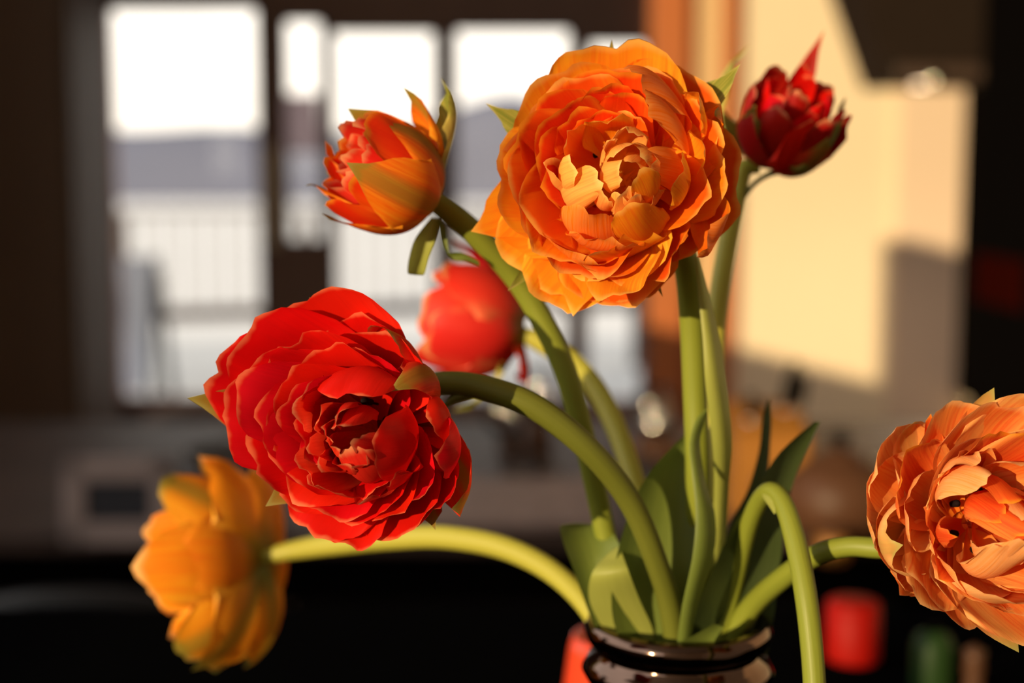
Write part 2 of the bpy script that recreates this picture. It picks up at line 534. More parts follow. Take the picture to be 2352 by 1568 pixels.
# cabinet at the far left
cabx = wx(165, 5.0)
c = empty('tall_cupboard', (XL + 0.3, 5.2, 0), 'tall dark brown wooden cupboard at the left edge beside the window', 'cupboard')
o = c.location
box('body', (XL + 0.01, 5.02, 0.0), (cabx, 5.5, 2.8), plain('cupboard_brown', (0.12, 0.078, 0.055, 1), 0.6, scale=5, stretch=(1, 1, 0.2)), c, 0.006, o)
box('door', (XL + 0.03, 5.0, 0.1), (cabx - 0.03, 5.019, 2.75), plain('cupboard_door_brown', (0.16, 0.105, 0.08, 1), 0.6, scale=5, stretch=(1, 1, 0.2)), c, 0.004, o)

# ------------------------------------------------------------------ outdoors
lake = box('lake', (-400, 30, -6.2), (400, 450, -6.0), M['water'])
tag(lake, 'bright pale lake lying below the mountain', 'lake')
def ridge(name, Y, prof, depth, base, mat, label):
    bm = bmesh.new()
    n = 60
    pts = catmull(prof, n)
    rows = []
    for k, (dy, f) in enumerate(((0, 0.0), (0.25, 0.5), (0.5, 0.86), (0.75, 1.0), (1.2, 0.5), (1.6, 0.0))):
        row = []
        for x, y in pts:
            p = at_y(x, y, Y)
            X = p.x
            Z = base + (p.z - base) * f + noise.noise(Vector((X * 0.03, k * 1.3, 2))) * 4 * (f * (1 - f)) * 2
            row.append(bm.verts.new((X, Y + (dy - 0.75) * depth, Z)))
        rows.append(row)
    for a, b in zip(rows, rows[1:]):
        for k in range(n - 1):
            bm.faces.new((a[k], a[k + 1], b[k + 1], b[k]))
    return tag(link(name, bm_mesh(name, bm), None, mat, True), label, 'mountain')
ridge('mountain', 540, [(-900, 330), (-300, 300), (100, 290), (300, 300), (520, 290), (700, 305), (850, 300), (980, 270), (1080, 235), (1180, 215),
                        (1300, 250), (1420, 210), (1600, 230), (1900, 260), (2600, 320)], 90, -6.1, M['mountain'], 'hazy blue mountain ridge across the lake under the bright sky')
struct(box('terrace', (-6, YB + 0.13, -0.15), (3.5, 11.2, 0.02), M['snow']))      # snowy terrace
rl = empty('terrace_railing', (-1.4, 8.6, 0.02), 'dark terrace railing with thin upright bars outside the windows', 'railing')
ra, rb = Vector((-3.4, 8.2, 0)), Vector((1.9, 9.9, 0))
def rail_bar(name, z0, z1, th, mat):
    d = (rb - ra).normalized()
    s = Vector((-d.y, d.x, 0)) * th
    bm = bmesh.new()
    vs_ = [bm.verts.new(p + q + Vector((0, 0, z)) - rl.location) for z in (z0, z1) for p, q in ((ra, -s), (rb, -s), (rb, s), (ra, s))]
    for f in ((0, 1, 2, 3), (4, 5, 6, 7), (0, 1, 5, 4), (1, 2, 6, 5), (2, 3, 7, 6), (3, 0, 4, 7)):
        bm.faces.new([vs_[k] for k in f])
    return link(name, bm_mesh(name, bm), rl, mat)
rail_bar('bottom_rail', 0.42, 0.50, 0.03, M['rail'])
rail_bar('top_rail', 1.06, 1.09, 0.03, M['rail_pale'])
for k in range(46):
    p = ra.lerp(rb, k / 45)
    thick = 0.03 if k % 9 == 0 else 0.008
    box('post' if k % 9 == 0 else 'bar', (p.x - thick, p.y - thick, 0.02 if k % 9 == 0 else 0.49), (p.x + thick, p.y + thick, 1.07), M['rail'] if k % 9 == 0 else M['rail_pale'], rl, 0, rl.location)
# deck chair on the terrace
dp = at_z(315, 800, 0.02)
dp = Vector((at_y(315, 600, 7.3).x, 7.3, 0.02))
dc = empty('deck_chair', dp, 'blue grey canvas deck chair with dark frame on the terrace behind left window', 'deck chair')
bm = bmesh.new()
for sx in (-0.11, 0.08):
    tube_bm(bm, [Vector((sx, -0.15, 0)), Vector((sx - 0.02, 0.15, 0.86))], 0.016, 8)
link('frame', bm_mesh('frame', bm), dc, M['black'], True)
bm = bmesh.new()
pts = catmull([(0.13, 0.86), (0.10, 0.62), (0.02, 0.42), (-0.12, 0.24), (-0.16, 0.2)], 14)
rows = [[bm.verts.new((sx, y - 0.02, z)) for sx in (-0.12, -0.03, 0.06)] for y, z in pts]
for a, b in zip(rows, rows[1:]):
    for k in range(2):
        bm.faces.new((a[k], a[k + 1], b[k + 1], b[k]))
link('canvas', bm_mesh('canvas', bm), dc, M['blue_cloth'], True)
bm = bmesh.new()
tube_bm(bm, [Vector((0.12, 0.2, 0)), Vector((0.09, 0.05, 0.80))], 0.022, 8)
tube_bm(bm, [Vector((-0.13, 0.2, 0)), Vector((-0.12, 0.05, 0.50))], 0.016, 8)
link('brace', bm_mesh('brace', bm), dc, M['black'], True)

# pinkish cloth hanging in the narrow window
bm = bmesh.new()
x0, x1 = wx(652), wx(738)
z0, z1 = wz(350), wz(215)
g = []
for j in range(10):
    z = z0 + (z1 - z0) * j / 9
    sh = 1.0 - 0.12 * (j / 9)
    g.append([bm.verts.new(((x0 + x1) / 2 + (k / 16 - 0.5) * (x1 - x0) * sh, YB + 0.018 + 0.010 * math.sin(k * 1.3), z)) for k in range(17)])
for a, b in zip(g, g[1:]):
    for k in range(16):
        bm.faces.new((a[k], a[k + 1], b[k + 1], b[k]))
tag(link('cloth', bm_mesh('cloth', bm), None, M['mauve'], True), 'pale mauve cloth hanging in the narrow window between the wide panes', 'cloth')

# ------------------------------------------------------------------ kitchen on the right
# slanted cooker hood on the right wall, its bottom left corner seen near 2040, 192
hy0, hy1 = 4.3, 4.62
hb = at_y(2042, 190, hy0)
ht = at_y(1955, -60, hy0)
CEIL_ = CEIL
hd = empty('cooker_hood', (XR, (hy0 + hy1) / 2, hb.z), 'dark brown slanted cooker hood hanging at the top right', 'cooker hood')
bm = bmesh.new()
q = [(hb.x, hb.z), (XR - 0.05, hb.z), (XR - 0.05, CEIL - 0.01), (ht.x, CEIL - 0.01), (ht.x, ht.z)]
fa = [bm.verts.new(Vector((a, hy0, z)) - hd.location) for a, z in q]
fb = [bm.verts.new(Vector((a, hy1, z)) - hd.location) for a, z in q]
bm.faces.new(fa)
bm.faces.new(fb)
for k in range(len(q)):
    bm.faces.new((fa[k], fa[(k + 1) % len(q)], fb[(k + 1) % len(q)], fb[k]))
link('body', bm_mesh('body', bm), hd, M['hood'])
box('rim', (hb.x + 0.02, hy0 - 0.012, hb.z + 0.005), (XR - 0.06, hy0 - 0.001, hb.z + 0.05), plain('hood_rim_brown', (0.05, 0.03, 0.022, 1), 0.45), hd, 0.003, hd.location)
kp = at_y(2147, 210, hy0 - 0.03)
bm = bmesh.new()
bmesh.ops.create_uvsphere(bm, u_segments=24, v_segments=14, radius=0.028, matrix=Matrix.Translation(Vector((kp.x, hy0 - 0.02, hb.z + 0.003)) - hd.location))
link('knob', bm_mesh('knob', bm), hd, M['steel'], True)
# added fill for the shaded cream wall, with a small lit disc under the hood
lm, lnt, ln_, ll, lp_ = new_mat('hood_fill_lens')
lp_.inputs['Emission Color'].default_value = (1.0, 0.72, 0.45, 1)
lp_.inputs['Emission Strength'].default_value = 6.0
lmp = lathe('fill_disc', [(0, -0.006), (0.022, -0.006), (0.024, -0.002), (0, -0.002)], lm, hd, 24, Vector((kp.x - 0.02, hy0 + 0.04, hb.z)) - hd.location)
hl = bpy.data.lights.new('hood_fill_light', 'SPOT')
hl.energy = 34
hl.color = (1.0, 0.74, 0.52)
hl.spot_size = R(170)
hl.spot_blend = 0.6
hl.shadow_soft_size = 0.04
ho = bpy.data.objects.new('hood_fill_light', hl)
COL.objects.link(ho)
ho.location = (hb.x + 0.3, hy1 - 0.1, hb.z - 0.03)
# tall dark cupboards along the right wall
t = empty('oven_cupboard', (XR - 0.02, 3.6, 0), 'tall black oven cupboard along the right wall', 'cupboard')
fx = wx(2232, 4.0)
box('body', (1.205, 2.9, 0), (XR - 0.002, 3.7, CEIL - 0.02), M['black'], t, 0.004, t.location)
od = box('door', (1.185, 2.95, 0.15), (1.204, 3.65, 1.5), M['black'], t, 0.004, t.location)
pn = empty('tall_cupboard', (XR - 0.02, 4.6, 0), 'tall black cupboard lining the right wall under and behind the cooker hood', 'cupboard')
box('body', (XR - 0.03, 3.72, 0.38), (XR - 0.002, YB - 0.06, CEIL - 0.02), M['black'], pn, 0.002, pn.location)
box('door', (XR - 0.045, 5.12, 0.4), (XR - 0.031, YB - 0.1, 2.4), M['black'], pn, 0.002, pn.location)
tube('handle', [Vector((1.178, 3.0, 1.32)) - t.location, Vector((1.178, 3.2, 1.32)) - t.location], 0.006, M['black'], od, 10)
# dark worktop unit under the hood
k = empty('stove_unit', (XR - 0.3, 4.6, 0), 'low black stove unit under the cooker hood', 'cabinet')
box('body', (1.42, 3.75, 0), (XR - 0.002, 5.3, 0.34), M['black'], k, 0.004, k.location)
box('worktop', (1.40, 3.74, 0.341), (XR - 0.002, 5.31, 0.37), M['black_stone'], k, 0.004, k.location)
tz1, tz0 = at_y(1176, 590, 3.4).z, at_y(1176, 705, 3.4).z
tag(box('dish_towel', (1.170, 3.27, tz0), (1.1835, 3.60, tz1), M['red_dark_cloth'], None, 0.004), 'dark red dish towel hanging on the black oven cupboard', 'towel')

# ------------------------------------------------------------------ table in the middle of the room
TZ = 0.74
tb = empty('dining_table', (0, 2.6, 0), 'long brown dining table below the windows', 'table')
box('tabletop', (-1.75, 2.12, TZ - 0.03), (1.02, 3.15, TZ), M['table_top'], tb, 0.004, tb.location)
box('apron', (-1.65, 2.18, TZ - 0.12), (0.95, 3.08, TZ - 0.031), M['black'], tb, 0, tb.location)
for sx in (-1.6, 0.88):
    for sy in (2.22, 2.98):
        box('leg', (sx - 0.04, sy, 0), (sx + 0.04, sy + 0.07, TZ - 0.121), M['black'], tb, 0.004, tb.location)


def on_table(x, y):
    p = at_z(x, y, TZ)
    return Vector((p.x, p.y, TZ))


# framed picture leaning on the table
p0 = on_table(275, 1250)
fr = empty('picture_frame', p0, 'pale picture frame with dark print standing on the table at left', 'picture frame')
fw, fh = 0.5 * 265 / F * p0.y, 205 / F * p0.y
bm = bmesh.new()
bw = 0.036
for a, b in (((-fw, 0), (-fw + bw, fh)), ((fw - bw, 0), (fw, fh)), ((-fw, 0), (fw, bw)), ((-fw, fh - bw), (fw, fh))):
    add_box(bm, (a[0], -0.01, a[1]), (b[0], 0.01, b[1]), 0.002)
f_ = link('border', bm_mesh('border', bm), fr, M['pale_mat'])
box('print', (-fw + bw, -0.003, bw), (fw - bw, 0.006, fh - bw), M['photo'], fr)
tube('stand', [(0, 0.012, fh * 0.7), (0, 0.09, 0.004)], 0.004, M['black'], fr, 8)
for ch in fr.children:
    ch.rotation_euler.x = R(-4)

# wine glasses
def wine_glass(x, y, hgt, label):
    p = on_table(x, y)
    r = empty('wine_glass', p, label, 'wine glass', 'wine glasses on the table')
    h = hgt
    lathe('foot', [(0, 0.0), (0.032, 0.0), (0.032, 0.002), (0.006, 0.006), (0, 0.006)], M['wine_glass'], r, 32)
    lathe('stalk', [(0.0042, 0.005), (0.0035, h * 0.25), (0.0045, h * 0.48), (0, h * 0.48)], M['wine_glass'], r, 16)
    lathe('bowl', [(0.004, h * 0.48), (0.024, h * 0.53), (0.036, h * 0.64), (0.038, h * 0.74), (0.034, h * 0.88), (0.029, h), (0.028, h), (0.033, h * 0.88), (0.037, h * 0.74), (0.035, h * 0.65), (0.023, h * 0.545), (0.003, h * 0.49)], M['wine_glass'], r, 40)
    return r
wine_glass(1500, 1105, 0.17, 'clear wine glass with bright glint, rightmost of the glasses on the table')
wine_glass(1245, 1080, 0.19, 'clear wine glass behind the leaning tulip stem, middle of the three')
wine_glass(1160, 1095, 0.16, 'short clear wine glass under the blurred red tulip, leftmost of the three')

# added ball-topped stand, made up so its cap throws a sun glint
def glint_stand(x, y, gx, gy, label, r_=0.02):
    p = on_table(x, y)
    top = at_y(gx, gy, p.y)
    h = top.z - TZ
    s = empty('glint_stand', p, label, 'glint_stand', 'added silver capped glint stands on the table')
    lathe('body', [(0, 0), (r_, 0), (r_ * 1.02, 0.01), (r_ * 0.8, h * 0.55), (r_ * 0.7, h - r_ * 0.8), (0, h - r_ * 0.8)], M['brown_glaze'], s, 32)
    lathe('cap', [(r_ * 0.62, h - r_ * 0.79)] + [(r_ * 0.72 * math.cos(a), h - r_ * 0.3 + r_ * 0.72 * math.sin(a)) for a in [i * math.pi / 16 - 0.3 for i in range(9)]] + [(0, h + r_ * 0.42)], M['steel'], s, 32)
    return s
glint_stand(1508, 1045, 1506, 960, 'added dark stand with silver ball cap for the large round glint beside the rightmost wine glass', 0.045)
glint_stand(1236, 1035, 1240, 900, 'added tall dark stand with silver cap glinting behind the leaning stem', 0.030)
glint_stand(1172, 1035, 1178, 930, 'added small dark stand with silver cap glinting below the blurred red tulip', 0.024)
glint_stand(1992, 1150, 1995, 1060, 'added dark stand with silver cap for a faint glint left of the right orange tulip', 0.030)

# pale clutter: a folded newspaper and stacked bowls
np_ = on_table(1180, 1180)
n_ = tag(box('newspaper', (np_.x - 0.16, np_.y - 0.11, TZ + 0.0005), (np_.x + 0.15, np_.y + 0.2, TZ + 0.018), plain('greyish_newsprint', (0.30, 0.22, 0.20, 1), 0.9, scale=30, var=0.5), None, 0.003), 'folded greyish newspaper lying in the middle of the table', 'newspaper')
bp_ = on_table(560, 1150)
bwl = tag(lathe('bowl', [(0, 0.0), (0.04, 0.0), (0.05, 0.012), (0.09, 0.05), (0.105, 0.085), (0.10, 0.085), (0.085, 0.052), (0.045, 0.018), (0, 0.012)], plain('dark_stoneware', (0.05, 0.045, 0.045, 1), 0.4), None, 40), 'dark stoneware bowl on the table left of the red tulip', 'bowl')
bwl.location = bp_ + Vector((0, 0, 0.0005))
# strip of beige, a chair back standing behind the table
def chair(x, Yc, top_y, label, mat, w=0.42, rot=0.0, slats=True):
    base = at_y(x, top_y, Yc)
    h = base.z
    r = empty('dining_chair', (base.x, Yc, 0), label, 'chair', 'chairs around the table')
    r.rotation_euler.z = rot
    hw = w / 2
    for sx in (-1, 1):
        tube('leg', [(sx * hw * 0.9, -0.36, 0), (sx * hw * 0.85, -0.34, 0.42)], 0.016, mat, r, 10)
        tube('leg', [(sx * hw * 0.9, 0.06, 0), (sx * hw * 0.85, 0.0, 0.42)], 0.016, mat, r, 10)
    box('seat', (-hw, -0.4, 0.421), (hw, 0.03, 0.46), mat, r, 0.01)
    pts = catmull([(-hw * 0.9, 0.0, 0.46), (-hw, 0.03, h * 0.8), (-hw * 0.7, 0.05, h - 0.03), (0, 0.06, h), (hw * 0.7, 0.05, h - 0.03), (hw, 0.03, h * 0.8), (hw * 0.9, 0.0, 0.46)], 40)
    bf = tube('back_frame', pts, 0.018, mat, r, 10)
    for k in range(5):
        xx = (k - 2) * hw * 0.36
        tube('spindle', [(xx * 0.9, 0.01, 0.46), (xx, 0.045, h - 0.03 - abs(k - 2) * 0.012)], 0.008, mat, bf, 8)
    return r
M['chair_black'] = plain('black_chair_paint', (0.008, 0.0075, 0.009, 1), 0.4, spec=0.3)
M['chair_tan'] = plain('beige_chair_wood', (0.24, 0.17, 0.14, 1), 0.6)
ch1 = chair(210, 1.75, 1350, 'black spindle back chair in front of the table at lower left', M['chair_black'], 0.20 * 1.9, math.pi)
ch2 = chair(480, 3.45, 935, 'beige wooden chair standing behind the table', M['chair_tan'], 0.40)
# knife block with knives
kb = on_table(1762, 1190)
blk = empty('knife_block', kb, 'honey coloured wooden knife block on the table right of the stems', 'knife block')
bm = bmesh.new()
hw = 85 / F * kb.y
zt0 = 245 / F * kb.y
vsx = [bm.verts.new(v) for v in ((-hw, -0.06, 0), (hw, -0.06, 0), (hw, 0.10, 0), (-hw, 0.10, 0),
                                 (-hw, -0.05, zt0 * 0.85), (hw, -0.05, zt0 * 0.85), (hw, 0.06, zt0 * 1.1), (-hw, 0.06, zt0 * 1.1))]
for f in ((0, 1, 2, 3), (4, 5, 6, 7), (0, 1, 5, 4), (1, 2, 6, 5), (2, 3, 7, 6), (3, 0, 4, 7)):
    bm.faces.new([vsx[i] for i in f])
bmesh.ops.bevel(bm, geom=bm.edges[:], offset=0.006, segments=2, affect='EDGES')
link('block', bm_mesh('block', bm), blk, M['block_wood'])
for j, (kx, ky, top, lean, lab) in enumerate(((1805, 0.03, 830, 0.018, 'black handled knife with the tallest handle in the wooden block'), (1862, 0.035, 862, 0.010, 'black handled knife at the right of the wooden block'), (1725, 0.0, 905, 0.0, 'short black handled knife at the left of the wooden block'))):
    p = at_y(min(kx, 1835), top, kb.y + ky)
    zb = kb.z + zt0 * (0.85 + 0.25 * (ky + 0.05) / 0.11) + 0.001
    kn = empty('kitchen_knife', (p.x, kb.y + ky, zb), lab, 'knife', 'knives in the block')
    hgt = p.z - zb
    tube('handle', [(0, 0, 0.0), (lean * 0.4, 0, hgt * 0.5), (lean, 0, hgt)], [0.008, 0.010, 0.007], M['black'], kn, 10)
    tube('bolster', [(0, 0, -0.012), (0, 0, 0.002)], 0.0075, M['steel'], kn, 10)
# brown teapot with a black knob
tp = on_table(1925, 1240)
te = empty('teapot', tp, 'brown round teapot with black knob on the table beside the knife block', 'teapot')
s_ = tp.y / F
lathe('body', [(0, 0), (0.045, 0), (0.075, 0.03), (0.088, 0.06), (0.08, 0.095), (0.05, 0.122), (0.035, 0.126), (0, 0.126)], M['brown_glaze'], te, 40)
lathe('lid', [(0.036, 0.1265), (0.03, 0.134), (0.01, 0.142), (0, 0.142)], M['brown_glaze'], te, 32)
lathe('knob', [(0.006, 0.142), (0.013, 0.15), (0.014, 0.158), (0.008, 0.166), (0, 0.167)], M['black'], te, 20)
tube('spout', catmull([(0.07, 0, 0.05), (0.105, 0, 0.07), (0.125, 0, 0.11)], 8), [0.018, 0.016, 0.014, 0.013, 0.012, 0.011, 0.010, 0.009], M['brown_glaze'], te, 12)
tube('handle', catmull([(-0.07, 0, 0.1), (-0.115, 0, 0.1), (-0.12, 0, 0.06), (-0.075, 0, 0.035)], 14), 0.007, M['brown_glaze'], te, 10)
# honey jar, low amber thing in front of teapot
hj = on_table(1905, 1262) + Vector((-0.01, -0.06, 0))
hj = empty('honey_jar', hj, 'small amber honey jar in front of the brown teapot', 'jar')
lathe('body', [(0, 0), (0.02, 0), (0.022, 0.004), (0.022, 0.03), (0.018, 0.036), (0, 0.036)], M['block_wood'], hj, 28)
lathe('lid', [(0.0185, 0.0365), (0.0185, 0.043), (0, 0.043)], M['brown_glaze'], hj, 28)

# ------------------------------------------------------------------ black counter with the vase
VD = 0.55
rimc = px(1557, 1418, VD)
VH = 0.20
CZ = rimc.z - VH
ct = empty('kitchen_counter', (0, 0.8, 0), 'black kitchen counter carrying the vase in the foreground', 'counter')
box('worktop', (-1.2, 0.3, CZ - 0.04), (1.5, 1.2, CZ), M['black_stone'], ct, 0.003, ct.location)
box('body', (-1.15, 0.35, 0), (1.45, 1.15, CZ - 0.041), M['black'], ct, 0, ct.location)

vase = empty('vase', (rimc.x, rimc.y, CZ), 'dark bronze mirror finish vase with ringed neck holding the tulips', 'vase')
u_ = VD / F
RR = 212 * u_
prof_out = [(0, 0.002), (0.030, 0.0), (0.042, 0.004), (0.052, 0.03), (0.0575, 0.07), (0.056, 0.105), (0.048, 0.135), (RR - 0.003, 0.152), (RR - 0.0035, 0.158),
            (RR - 0.001, 0.161), (RR + 0.0005, 0.1645), (RR - 0.001, 0.168), (RR - 0.0045, 0.1705), (RR - 0.0045, 0.173), (RR - 0.001, 0.1755), (RR + 0.0015, 0.180),
            (RR - 0.001, 0.1845), (RR - 0.0045, 0.1870), (RR - 0.0045, 0.1895), (RR - 0.001, 0.1915), (RR + 0.0005, 0.1955), (RR - 0.0010, 0.1995), (RR - 0.0035, 0.2005),
            (RR - 0.0060, 0.198), (RR - 0.007, 0.19), (RR - 0.0075, 0.18), (RR - 0.007, 0.165), (RR - 0.006, 0.15), (0.045, 0.133), (0.052, 0.1), (0.053, 0.07), (0.047, 0.03), (0.03, 0.008), (0, 0.008)]
lathe('body', prof_out, M['bronze'], vase, 72)

# things standing on the counter around the vase
def on_counter(x, y):
    p = at_z(x, y, CZ)
    return Vector((p.x, p.y, CZ))
rp = on_counter(1362, 1660)
rpot = empty('red_jug', Vector((at_y(1408, 1500, 0.72).x, 0.72, CZ)), 'red orange glazed jug standing behind the vase at left', 'jug')
jt = at_y(1335, 1458, 0.72).z - CZ
lathe('body', [(0, 0), (0.02, 0), (0.026, 0.02), (0.0275, 0.05), (0.0265, jt * 0.75), (0.023, jt * 0.95), (0.021, jt), (0.018, jt), (0.02, jt * 0.95), (0, jt * 0.9)], M['red_orange_glaze'], rpot, 40)
tube('handle', catmull([(0.018, 0.01, jt * 0.95), (0.04, 0.02, jt * 0.9), (0.045, 0.02, jt * 0.7), (0.022, 0.01, jt * 0.42)], 18), 0.006, M['red_orange_glaze'], rpot, 12)
rt = on_counter(1958, 1512)
sc_ = rt.y / F
can = empty('red_canister', rt, 'bright red canister on the counter below the right orange tulip', 'canister')
lathe('body', [(0, 0), (62 * sc_, 0), (64 * sc_, 0.003), (64 * sc_, 118 * sc_), (60 * sc_, 122 * sc_), (0, 122 * sc_)], M['red_glaze'], can, 40)
lathe('lid', [(62 * sc_, 122.2 * sc_), (62 * sc_, 136 * sc_), (56 * sc_, 141 * sc_), (0, 141 * sc_)], M['red_glaze'], can, 40)
gb = on_counter(2140, 1585)
gs = gb.y / F
gbt = empty('green_bottle', gb, 'green bottle on the counter under the right orange tulip', 'bottle')
lathe('body', [(0, 0), (48 * gs, 0), (50 * gs, 0.003), (50 * gs, 110 * gs), (40 * gs, 135 * gs), (16 * gs, 150 * gs), (0, 150 * gs)], M['green_glaze'], gbt, 32)
lathe('cap', [(17 * gs, 150.3 * gs), (17 * gs, 172 * gs), (0, 172 * gs)], M['black'], gbt, 24)
ob = on_counter(2235, 1600)
obj_ = tag(lathe('pepper_mill', [(0, 0), (30 * gs, 0), (30 * gs, 8 * gs), (20 * gs, 40 * gs), (26 * gs, 70 * gs), (22 * gs, 90 * gs), (26 * gs, 110 * gs), (0, 128 * gs)], M['brown_glaze'], None, 28), 'small turned wooden pepper mill at the bottom right on the counter', 'pepper mill')
obj_.location = ob


# ------------------------------------------------------------------ tulips
def smooth_noise(x, y, z):
    return noise.noise(Vector((x, y, z)))


def petal(root, P0, P1, P2, P3, side_hint, inside_hint, W, mat, cup=(1.0, 0.6), seed=0, shape='round', ruffle=1.0, nt=22, ns=15, jag=0.05, unit=1.0, twist=0.0, name='petal'):
    """one petal along the cubic P0..P3, W wide (metres); cross section is an arc of half angle cup (base, tip), open towards inside_hint"""
    loc = root.location
    verts, uvs, faces = [], [], []
    rn = random.Random(seed)
    ph = rn.uniform(0, 50)
    # tm: where full width is reached, b0: width at the base, hh: share of the length taken by the rounded end, pe: its roundness
    tm, b0, hh, pe, apex, taper = {'round': (0.62, 0.30, 0.42, 2.0, 0.0, 0.06), 'wide': (0.66, 0.30, 0.34, 2.3, 0.0, 0.0),
                                   'point': (0.50, 0.38, 0.50, 1.55, 0.09, 0.12), 'spoon': (0.70, 0.20, 0.42, 2.0, 0.02, 0.0)}[shape]
    q1, q2, q3 = rn.uniform(-0.5, 0.5), rn.uniform(0.3, 1.0), rn.uniform(-1, 1)
    fs = []
    for j in range(ns):
        s = j / (ns - 1) * 2 - 1
        f = 1 - hh - apex * 0.9 + hh * max(1 - abs(s) ** pe, 0.0) ** (1 / pe)
        f += apex * math.exp(-(s / 0.13) ** 2)
        if not apex:
            f -= jag * q2 * math.exp(-((s - q1 * 0.5) / 0.10) ** 2)              # a notch near the middle
        f += jag * 1.3 * smooth_noise(s * 1.9 + ph, ph, 1.7) + jag * 0.35 * smooth_noise(s * 6 + ph, 3.1, ph)
        fs.append(f)
    for i in range(nt):
        tt = i / (nt - 1)
        t = 1 - (1 - tt) ** 1.2
        if t < tm:
            wv = b0 + (1 - b0) * math.sin(math.pi / 2 * t / tm) ** 1.1
        else:
            wv = 1 - taper * ((t - tm) / (1 - tm)) ** 1.5
        hw = W / 2 * wv
        for j in range(ns):
            s = math.sin(math.pi / 2 * (j / (ns - 1) * 2 - 1)) * 0.5 + (j / (ns - 1) * 2 - 1) * 0.5
            jf = (s + 1) / 2 * (ns - 1)
            j0 = min(int(jf), ns - 2)
            f = fs[j0] + (fs[j0 + 1] - fs[j0]) * (jf - j0)
            f = 1 + (f - 1) * min(1.0, 0.25 + 0.75 * t)
            u = min(max(t * f, 0), 1.12)
            a = 1 - u
            C = P0 * a ** 3 + P1 * (3 * a * a * u) + P2 * (3 * a * u * u) + P3 * u ** 3
            T = (P1 - P0) * (3 * a * a) + (P2 - P1) * (6 * a * u) + (P3 - P2) * (3 * u * u)
            T.normalize()
            S = (side_hint - T * side_hint.dot(T))
            S.normalize()
            N = S.cross(T)
            if N.dot(inside_hint) < 0 and i == 0 and j == 0:
                side_hint = -side_hint
                S = -S
                N = -N
            if twist:
                an = twist * t
                S, N = S * math.cos(an) + N * math.sin(an), N * math.cos(an) - S * math.sin(an)
            k = cup[0] + (cup[1] - cup[0]) * t
            k = k if abs(k) > 1e-3 else 1e-3
            ang = k * s
            lat = math.sin(ang) / k
            nor = (1 - math.cos(ang)) / k
            q = C + S * (hw * lat) + N * (hw * nor)
            es = max(abs(s) ** 3, t ** 5)                                         # the free margin waves most
            rf = ruffle * unit * t * (es * 8 * math.sin(s * 4.2 + t * 6 + ph) + es * 11 * smooth_noise(s * 3 + ph, t * 3, ph) + es * es * 7 * smooth_noise(s * 8 + ph, t * 7, ph + 9)
                                      + 6 * smooth_noise(s * 1.5 + ph, t * 2.2, ph) - q3 * 12 * t ** 4)
            q = q + N * rf
            verts.append(q - loc)
            uvs.append((s * 0.5 + 0.5, t * (0.6 + 0.4 * f)))
    for i in range(nt - 1):
        for j in range(ns - 1):
            k = i * ns + j
            faces.append((k, k + 1, k + ns + 1, k + ns))
    me = bpy.data.meshes.new(name)
    me.from_pydata([tuple(v) for v in verts], [], faces)
    uvl = me.uv_layers.new(name='UVMap')
    for lp in me.loops:
        uvl.data[lp.index].uv = uvs[lp.vertex_index]
    return link(name, me, root, mat, True)


class Flower:
    """petals of one bloom placed in a frame of pixels: x right, y down in the photograph, w pixels towards the camera"""
    def __init__(self, root, cx, cy, d, axis):
        self.root, self.cx, self.cy, self.d = root, cx, cy, d
        self.u = d / F
        a = Vector(axis)                      # right, up, towards camera
        self.axis = (CR * a.x + CU * a.y - CF * a.z).normalized()
        self.k = 0

    def P(self, x, y, w):
        c = px(self.cx, self.cy, self.d)
        return c + (CR * (x - self.cx) + CU * (self.cy - y) - CF * w) * self.u

    def ring(self, base, tip, W, mat, opn=0, wide=1.0, a1=20, **kw):
        return self.petal(base, tip, W * wide, mat, a1=min(a1 + opn, 75) if a1 > -20 else a1, **kw)

    def petal(self, base, tip, W, mat, a0=80, a1=20, k0=0.42, k1=0.40, cup=(1.0, 0.5), rad=None, **kw):
        """base and tip are x, y, w; a0, a1 are the angles of the midrib to the axis at base and tip (90 = flat outwards, below 0 = curling in)"""
        B, T = self.P(*base), self.P(*tip)
        A = self.axis
        D = T - B
        if rad is not None:
            rv = CR * rad[0] - CU * rad[1]
            rv = rv - A * rv.dot(A)
        else:
            rv = D - A * D.dot(A)
        rv.normalize()
        L = D.length
        P1 = B + (rv * math.sin(R(a0)) + A * math.cos(R(a0))) * (L * k0)
        P2 = T - (rv * math.sin(R(a1)) + A * math.cos(R(a1))) * (L * k1)
        self.k += 1
        return petal(self.root, B, P1, P2, T, A.cross(rv), A - rv * 0.8, W * self.u, M[mat] if isinstance(mat, str) else mat,
                     cup, seed=self.k * 17 + int(self.cx), unit=self.u, **kw)

    def heart(self, base, n=6, r=28, h=70, pist=True, parent=None):
        A = self.axis
        s1 = A.cross(CU).normalized()
        s2 = A.cross(s1).normalized()
        b = self.P(*base)
        loc = self.root.location
        for k in range(n):
            an = 2 * math.pi * k / n + 0.4
            dr = s1 * math.cos(an) + s2 * math.sin(an)
            p = b + dr * r * self.u
            pts = [p, p + (A * h * 0.5 + dr * 6) * self.u, p + (A * h * 0.56 + dr * 8) * self.u, p + (A * h * 0.9 + dr * 12) * self.u, p + (A * h + dr * 13) * self.u]
            tube('stamen', [q - loc for q in pts], [3 * self.u, 3 * self.u, 8 * self.u, 9 * self.u, 3 * self.u], M['anther'], self.root, 8)
        if pist:
            pts = [b - loc, b + A * h * 0.7 * self.u - loc, b + A * h * 0.85 * self.u - loc, b + A * h * self.u - loc]
            tube('pistil', pts, [11 * self.u, 10 * self.u, 15 * self.u, 7 * self.u], M['pistil'], self.root, 10)


